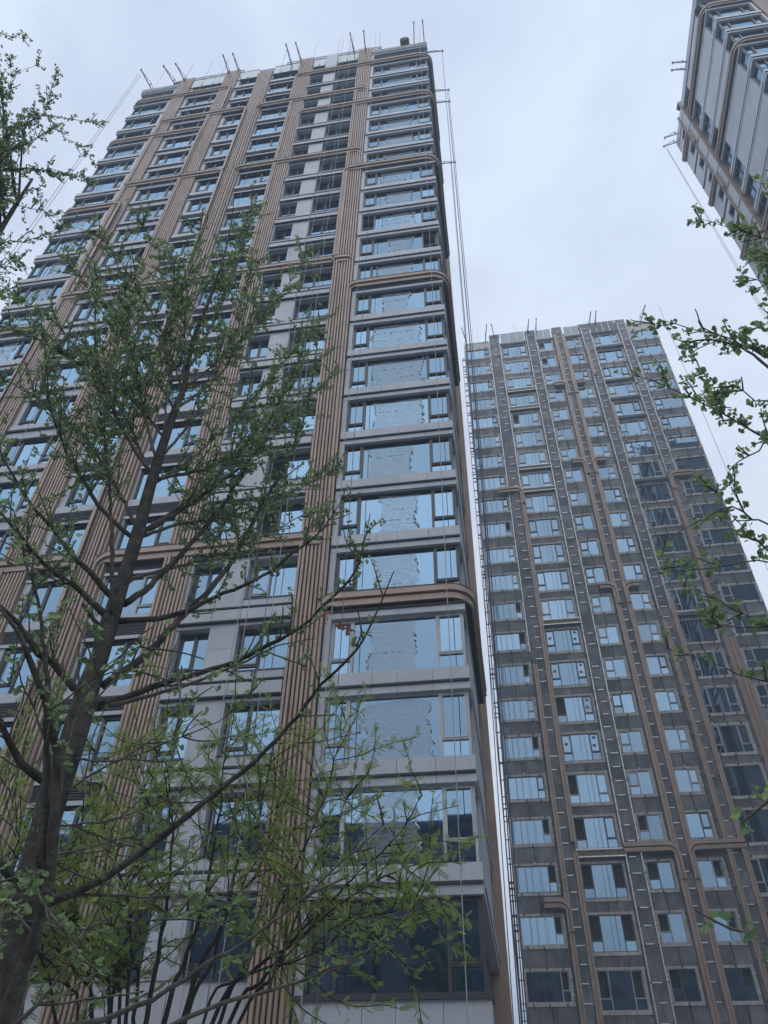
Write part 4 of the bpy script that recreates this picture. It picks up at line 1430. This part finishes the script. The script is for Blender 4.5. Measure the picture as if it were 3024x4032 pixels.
limb([(150,1640),(260,1640),(370,1600),(470,1560),(560,1490)], .014, .003, 5.95, 5.3, .3, .5, 8)
limb([(120,1720),(240,1650),(340,1590),(430,1490)], .014, .003, 5.95, 5.4, .3, .5, 8)
limb([(100,1790),(240,1770),(360,1730),(480,1690)], .012, .003, 5.95, 5.2, .2, .6, 10)
limb([(90,1850),(200,1830),(330,1790)], .012, .003, 5.95, 5.1, .1, .7, 10)
limb([(60,1990),(180,2010),(330,1990),(430,1960)], .012, .003, 5.9, 5.0, .2, .7, 12)
ginkgo('ginkgo_tree', (p0.x, p0.y, 0), trunk, G, 'large ginkgo with thick leaning trunk at the lower left, before the left tower', 11, 1.15, 0.56, 260)
# ---- slim dark second ginkgo crossing the thick trunk
G2 = []
RS = 4.6
st_px = [(-10, 2300, .05), (12, 2181, .048), (71, 2042, .045), (107, 1904, .042), (119, 1765, .040), (125, 1690, .038), (123, 1624, .034), (97, 1512, .030), (69, 1438, .026), (42, 1369, .020), (0, 1313, .012)]
tk = [(pix(x*1.82278, y*1.82278, RS), r) for x, y, r in st_px]
q0 = tk[0][0]
tk = [(Vector((q0.x, q0.y, 0)), 0.06)]+tk
limb([(107,1904),(88,1865),(96,1750),(99,1623),(99,1438),(76,1276),(55,1207),(30,1100)], .038, .006, 4.6, 4.8, .4, .7, 12, G2)
limb([(119,1765),(160,1560),(230,1440),(330,1380),(400,1330)], .012, .003, 4.6, 4.4, .2, .5, 10, G2)
limb([(99,1600),(60,1500),(20,1480),(-30,1440)], .012, .003, 4.6, 4.6, .2, .7, 10, G2)
limb([(100,1540),(200,1470),(310,1440),(380,1450)], .010, .003, 4.6, 4.3, .2, .6, 10, G2)
limb([(90,1880),(40,1930),(-10,1960)], .010, .003, 4.6, 4.2, .1, 1.0, 12, G2)
ginkgo('ginkgo_tree', (q0.x, q0.y, 0), tk, G2, 'slim dark young ginkgo stem crossing in front of the thick leaning trunk', 21, 1.0, 0.62, 60)
# ---- left ginkgo reaching in from the left edge against the sky
G3 = []
RT = 8.2
c3 = pix(-420, 1500, RT)
tk3 = [(Vector((c3.x, c3.y, 0)), 0.2), (Vector((c3.x, c3.y, 6)), 0.15), (Vector((c3.x, c3.y, 11)), 0.09), (Vector((c3.x-0.2, c3.y, 14.5)), 0.03)]
def s3(px, crop=(0, 60, 1.904)):
    return [((crop[0]+x/crop[2])/1.82278, (crop[1]+y/crop[2])/1.82278) for x, y in px]
def limb3(px, lf=0.2, nt_=14, crop=(0, 60, 1.904), r0=.02, dn=0.85):
    q = s3(px, crop)
    P = dsp(q, RT, RT-0.4)
    st = Vector((c3.x-0.1, c3.y, min(P[0].z-1.6, 13.5)))
    G3.append(([st]+P, r0*1.6, .003, lf, dn, nt_))
limb3([(0,1060),(100,1010),(200,960),(310,900),(410,840),(480,910),(570,960),(640,1010),(690,1090)], .3, 26)
limb3([(0,1000),(90,870),(220,800),(330,740),(360,640),(390,540),(430,380)], .3, 34)
limb3([(200,800),(380,750),(470,770),(600,790),(790,820)], .45, 16)
limb3([(0,1200),(110,1160),(210,1140),(400,1180),(600,1219)], .3, 22)
limb3([(0,480),(100,460),(200,400),(270,380)], .3, 16)
limb3([(0,700),(60,620),(90,500),(70,330)], .35, 16)
limb3([(-60,100),(0,140),(110,160),(220,180)], .3, 16)
limb3([(-60,860),(0,820),(90,850)], .3, 14)
limb3([(0,1140),(100,1110),(200,1100),(400,1130),(580,1170)], .3, 18, (0, 0, 1.659))
limb3([(0,1600),(150,1580),(300,1530),(430,1460)], .3, 22, (0, 0, 1.659))
limb3([(0,1330),(150,1350),(250,1370),(370,1400)], .3, 18, (0, 0, 1.659))
limb3([(0,1240),(120,1260),(220,1230),(290,1300)], .3, 18, (0, 0, 1.659))
limb3([(0,1740),(100,1690),(200,1760)], .3, 16, (0, 0, 1.659))
limb3([(0,1900),(60,1890),(110,1950)], .3, 14, (0, 0, 1.659))
ginkgo('ginkgo_tree', (c3.x, c3.y, 0), tk3, G3, 'ginkgo reaching in from the left edge, leaves dark against the sky', 31, 1.0, 0.62, 200, (0.15, 0.5))
# ---- right ginkgo reaching in from the right edge
G4 = []
RQ = 5.4
c4 = pix(3700, 2600, RQ)
tk4 = [(Vector((c4.x, c4.y, 0)), 0.18), (Vector((c4.x, c4.y, 3.5)), 0.13), (Vector((c4.x, c4.y, 5.5)), 0.09), (Vector((c4.x+0.2, c4.y, 7.3)), 0.03)]
def limb4(px, lf=0.3, nt_=10, r=RQ, r0=.016, dn=0.8, crop=(2300, 600, 0.961)):
    q = s3(px, crop)
    P = dsp(q, r, r-0.5)
    st = Vector((c4.x+0.05, c4.y, min(P[0].z-1.0, 6.8)))
    G4.append(([st]+P, r0*1.5, .003, lf, dn, nt_))
limb4([(720,1100),(650,1060),(560,1010),(400,930),(250,860),(140,835)], .55, 12)
limb4([(740,800),(696,780),(560,710),(420,670),(300,640),(190,685)], .45, 18)
limb4([(600,740),(400,720),(460,850),(490,930),(520,990)], .4, 14)
limb4([(740,960),(650,940),(560,880),(500,960)], .4, 16)
limb4([(730,1540),(696,1510),(620,1430),(540,1360),(500,1290)], .45, 12)
limb4([(730,1070),(660,1130),(560,1190),(540,1240)], .5, 10)
limb4([(730,1420),(640,1390),(560,1340),(430,1400),(310,1470)], .5, 16)
limb4([(740,1810),(690,1790),(600,1745),(500,1690),(430,1660),(380,1640)], .4, 16)
limb4([(740,1830),(640,1800),(520,1790),(450,1730)], .4, 14)
limb4([(740,2020),(690,2005),(580,1970),(400,1900),(320,1875)], .55, 10)
limb4([(740,1560),(560,1560),(430,1580),(380,1560)], .55, 12)
limb4([(740,350),(696,330),(560,290),(440,250)], .35, 12)
limb4([(740,430),(690,400),(620,370)], .2, 14)
limb4([(740,520),(690,500),(620,470),(570,495)], .3, 10)
limb4([(740,130),(690,120),(640,110)], .2, 14)
limb4([(740,640),(690,650),(600,680)], .2, 14)
limb4([(760,2480),(712,2440),(690,2455)], .3, 6, 4.8)
limb4([(1700,1000),(1659,960),(1560,905),(1500,880)], .5, 5, 4.8, .010, .6, (1950, 3100, 1.5447))
ginkgo('ginkgo_tree', (c4.x, c4.y, 0), tk4, G4, 'ginkgo reaching in from the right edge before the unfinished tower', 41, 1.0, 0.76, 260, (0.15, 0.45))
# dry curled leaf bunch on the long pale limb
def dry_bunch(px, py, r, label, n, seed):
    c = pix(px, py, r)
    rg = random.Random(seed)
    root = empty('dry_leaf_bunch', c, label, 'dry leaves', 'dry leaf bunches')
    for i in range(n):
        m = MB()
        y = (rvec(rg)+Vector((0,0,-0.5))).normalized(); nr = rvec(rg)
        L = Leaves()
        pc = rvec(rg)*0.03
        L.mesh_into(m, [(pc*0.7, y, nr, rg.uniform(0.5, 0.85), rg.random())], LEAF)
        for q in range(len(m.v)):
            v = m.v[q]; m.v[q] = (v[0]+0.012*math.sin(v[2]*90), v[1]+0.012*math.cos(v[0]*80), v[2])
        link('dry_leaf', m.mesh('dry_leaf', 'deadleaf'), (0,0,0), root)
dry_bunch(1366, 2462, 4.9, 'orange dry leaf bunch by the pane under the lowest bronze band', 9, 1)
dry_bunch(1276, 2432, 5.0, 'smaller dry leaf bunch on the twig before the bronze fins', 5, 2)
dry_bunch(742, 2662, 5.6, 'tiny dry leaf on the limb near the thick trunk', 2, 3)

# ---- feathery dark-stemmed locust at the foot of the tower
def locust(name, label, stems, base, seed, dens=1.0):
    rg = random.Random(seed)
    B = Vector(base)
    root = empty(name, base, label, 'tree', 'locust trees')
    L = Leaves()
    tw = MB()
    sh = MB()                                             # pinnate leaf
    sh.face([(-0.0015,0,0),(0.0015,0,0),(0.001,0.17,-0.015),(-0.001,0.17,-0.015)])
    for i in range(8):
        y = 0.03+i*0.019
        for s_ in (-1, 1):
            w = 0.040-0.001*i
            z = -0.015*(y/0.17)
            sh.face([(0,y,z),(s_*w*0.5,y-0.004,z+0.006),(s_*w,y+0.008,z-0.004),(s_*w*0.5,y+0.013,z+0.006)])
    m = MB()
    for j in range(2):
        pass
    for pts, r0, r1, lf in stems:
        path = smooth_path(pts, 0.12)
        n = len(path)-1
        path = [p+rvec(rg)*0.012 for p in path]
        m = MB(); m.tube([p-B for p in path], [0.62*(r0+(r1-r0)*i/n) for i in range(n+1)], 7)
        link('stem', m.mesh('stem', 'darkbark', True), (0,0,0), root)
        for _ in range(int(25*dens)):
            i = rg.randint(int(lf*n), n)
            ax = (path[min(i+1, n)]-path[max(i-1, 0)]).normalized()
            side = rvec(rg); side = (side-ax*side.dot(ax)).normalized()
            d = (ax*rg.uniform(0.2, 0.8)+side*rg.uniform(0.6, 1.3)+Vector((0,0,0.1))).normalized()
            q = path[i]; tp = [q]
            for s_ in range(rg.randint(4, 13)):
                d = (d+rvec(rg)*0.22).normalized()
                q = q+d*0.11; tp.append(q)
                for _2 in range(rg.randint(1, 3)):
                    y = (d*0.6+rvec(rg)*0.9+Vector((0,0,0.1))).normalized()
                    L.put(q, y, (Vector((0,0,0.6))+rvec(rg)).normalized(), rg.uniform(0.55, 1.0), rg.random())
            k = len(tp)
            tw.tube([p-B for p in tp], [0.007*(1-0.6*j/k)+0.002 for j in range(k)], 4, 0.5, cap=False)
    t = link('twigs', tw.mesh('twigs', 'darkbark', True), (0,0,0), root); t['kind'] = 'stuff'
    m = MB()
    L.mesh_into(m, [(a[0]-B, *a[1:]) for a in L.items], sh)
    c = link('crown', m.mesh('crown', 'locust'), (0,0,0), root); c['kind'] = 'stuff'
    return root
def s4(px, crop): return [((crop[0]+x/crop[2])/1.82278, (crop[1]+y/crop[2])/1.82278) for x, y in px]
CA = (0, 3000, 1.3825); CB_ = (1000, 3000, 1.3825); CC = (0, 2200, 1.185)
ST = []
RL = 11.0
bp0 = pix(560, 4400, RL)
def stem(px, crop, r0, r1, a=RL, b=RL, lf=.62, foot=True):
    P = dsp(s4(px, crop), a, b)
    if foot:
        P = [Vector((bp0.x+(P[0].x-bp0.x)*0.35, bp0.y, 0.6)), ]+P
    ST.append((P, r0, r1, lf))
stem([(590,1427),(550,1100),(480,980),(400,870),(300,760),(220,640)], CA, .075, .015, RL, RL-.6)
stem([(650,1400),(600,1150),(520,1000),(440,860),(380,740),(300,560)], CA, .07, .012, RL, RL+.5)
stem([(690,1350),(680,1100),(640,960),(560,820),(520,600),(500,380)], CA, .07, .012, RL, RL+.3)
stem([(740,1300),(720,1050),(700,850),(690,730),(620,520),(520,350)], CA, .07, .012, RL, RL-.4)
stem([(800,1400),(870,1000),(910,750),(940,400),(910,150),(860,-60)], CA, .085, .012, RL, RL)
stem([(900,1380),(1000,1100),(1090,850),(1150,550),(1200,250),(1210,60),(1250,-120)], CA, .085, .012, RL, RL+.3)
stem([(1000,1400),(1100,1090),(1220,870),(1300,500),(1400,330),(1450,100),(1500,-150)], CA, .085, .012, RL, RL-.3)
stem([(1000,1427),(1150,1100),(1250,780),(1400,600),(1500,300),(1560,50)], CA, .07, .012, RL, RL+.6)
stem([(1150,1427),(1400,1120),(1540,1030),(1700,900),(1850,780),(2050,640),(2250,560)], CA, .075, .012, RL, RL-.8, .66)
stem([(1250,1427),(1420,1200),(1600,960),(1800,760),(1950,600),(2150,420),(2300,180)], CA, .07, .010, RL, RL-.5, .62)
stem([(1300,1427),(1500,1150),(1620,820),(1720,560),(1820,380),(1900,160)], CA, .06, .010, RL, RL+.4)
stem([(1100,1427),(1300,1180),(1700,1050),(1950,860),(2250,790)], CA, .05, .010, RL, RL-1.0, .66)
stem([(1200,1400),(1460,900),(1640,500),(1760,200),(1840,-80),(1900,-250)], CA, .06, .010, RL, RL+.2, .62)
stem([(500,1427),(460,1200),(330,1050),(200,880),(100,700),(40,500)], CA, .06, .010, RL, RL+.4)
stem([(420,1427),(400,1250),(230,1050),(60,960),(-60,800)], CA, .05, .010, RL, RL+.2)
stem([(600,1400),(700,900),(800,400),(780,100),(700,-150)], CA, .05, .010, RL, RL+.8)
stem([(500,1400),(420,900),(420,500),(480,200),(520,-60)], CA, .05, .010, RL, RL+.8)
stem([(300,1400),(150,900),(120,500),(60,200),(40,-50)], CA, .05, .010, RL, RL+.9)
loc_tree = locust('locust_tree', 'feathery light green locust with many dark stems at the foot of the left tower', ST, (bp0.x, bp0.y, 0), 77, 1.0)
# trees standing behind the viewer, mirrored in the lowest panes: copies of the locust
for i, (x, y, s_, lb) in enumerate(((6, -10, 1.25, 'nearer'), (-9, -13, 1.5, 'taller'))):
    r = loc_tree.copy(); COL.objects.link(r)
    r.location = (x, y, 0); r.scale = (s_, s_, s_); r.rotation_euler = (0, 0, 2.0+i)
    r['label'] = lb+' locust behind the viewer, showing only as a reflection in the lowest panes'
    for ch in list(loc_tree.children):
        c = ch.copy(); COL.objects.link(c); c.parent = r

# ------------------------------------------------------------------ blue air volume added for the veiling glare over the upper storeys
hm = MB(); hm.box(-650, 650, -650, 650, -1.0, 85.0)
HZ = bpy.data.materials.new('glare_veil')
HZ.use_nodes = True
n = HZ.node_tree
n.nodes.clear()
ho = node(n, 'ShaderNodeOutputMaterial')
hv = node(n, 'ShaderNodeVolumePrincipled')
hv.inputs['Color'].default_value = (0.62, 0.80, 1.0, 1)
hv.inputs['Density'].default_value = 0.0029
n.links.new(hv.outputs[0], ho.inputs['Volume'])
MAT['glare_veil'] = HZ
tag(link('glare_veil', hm.mesh('glare_veil', 'glare_veil')), kind='stuff')
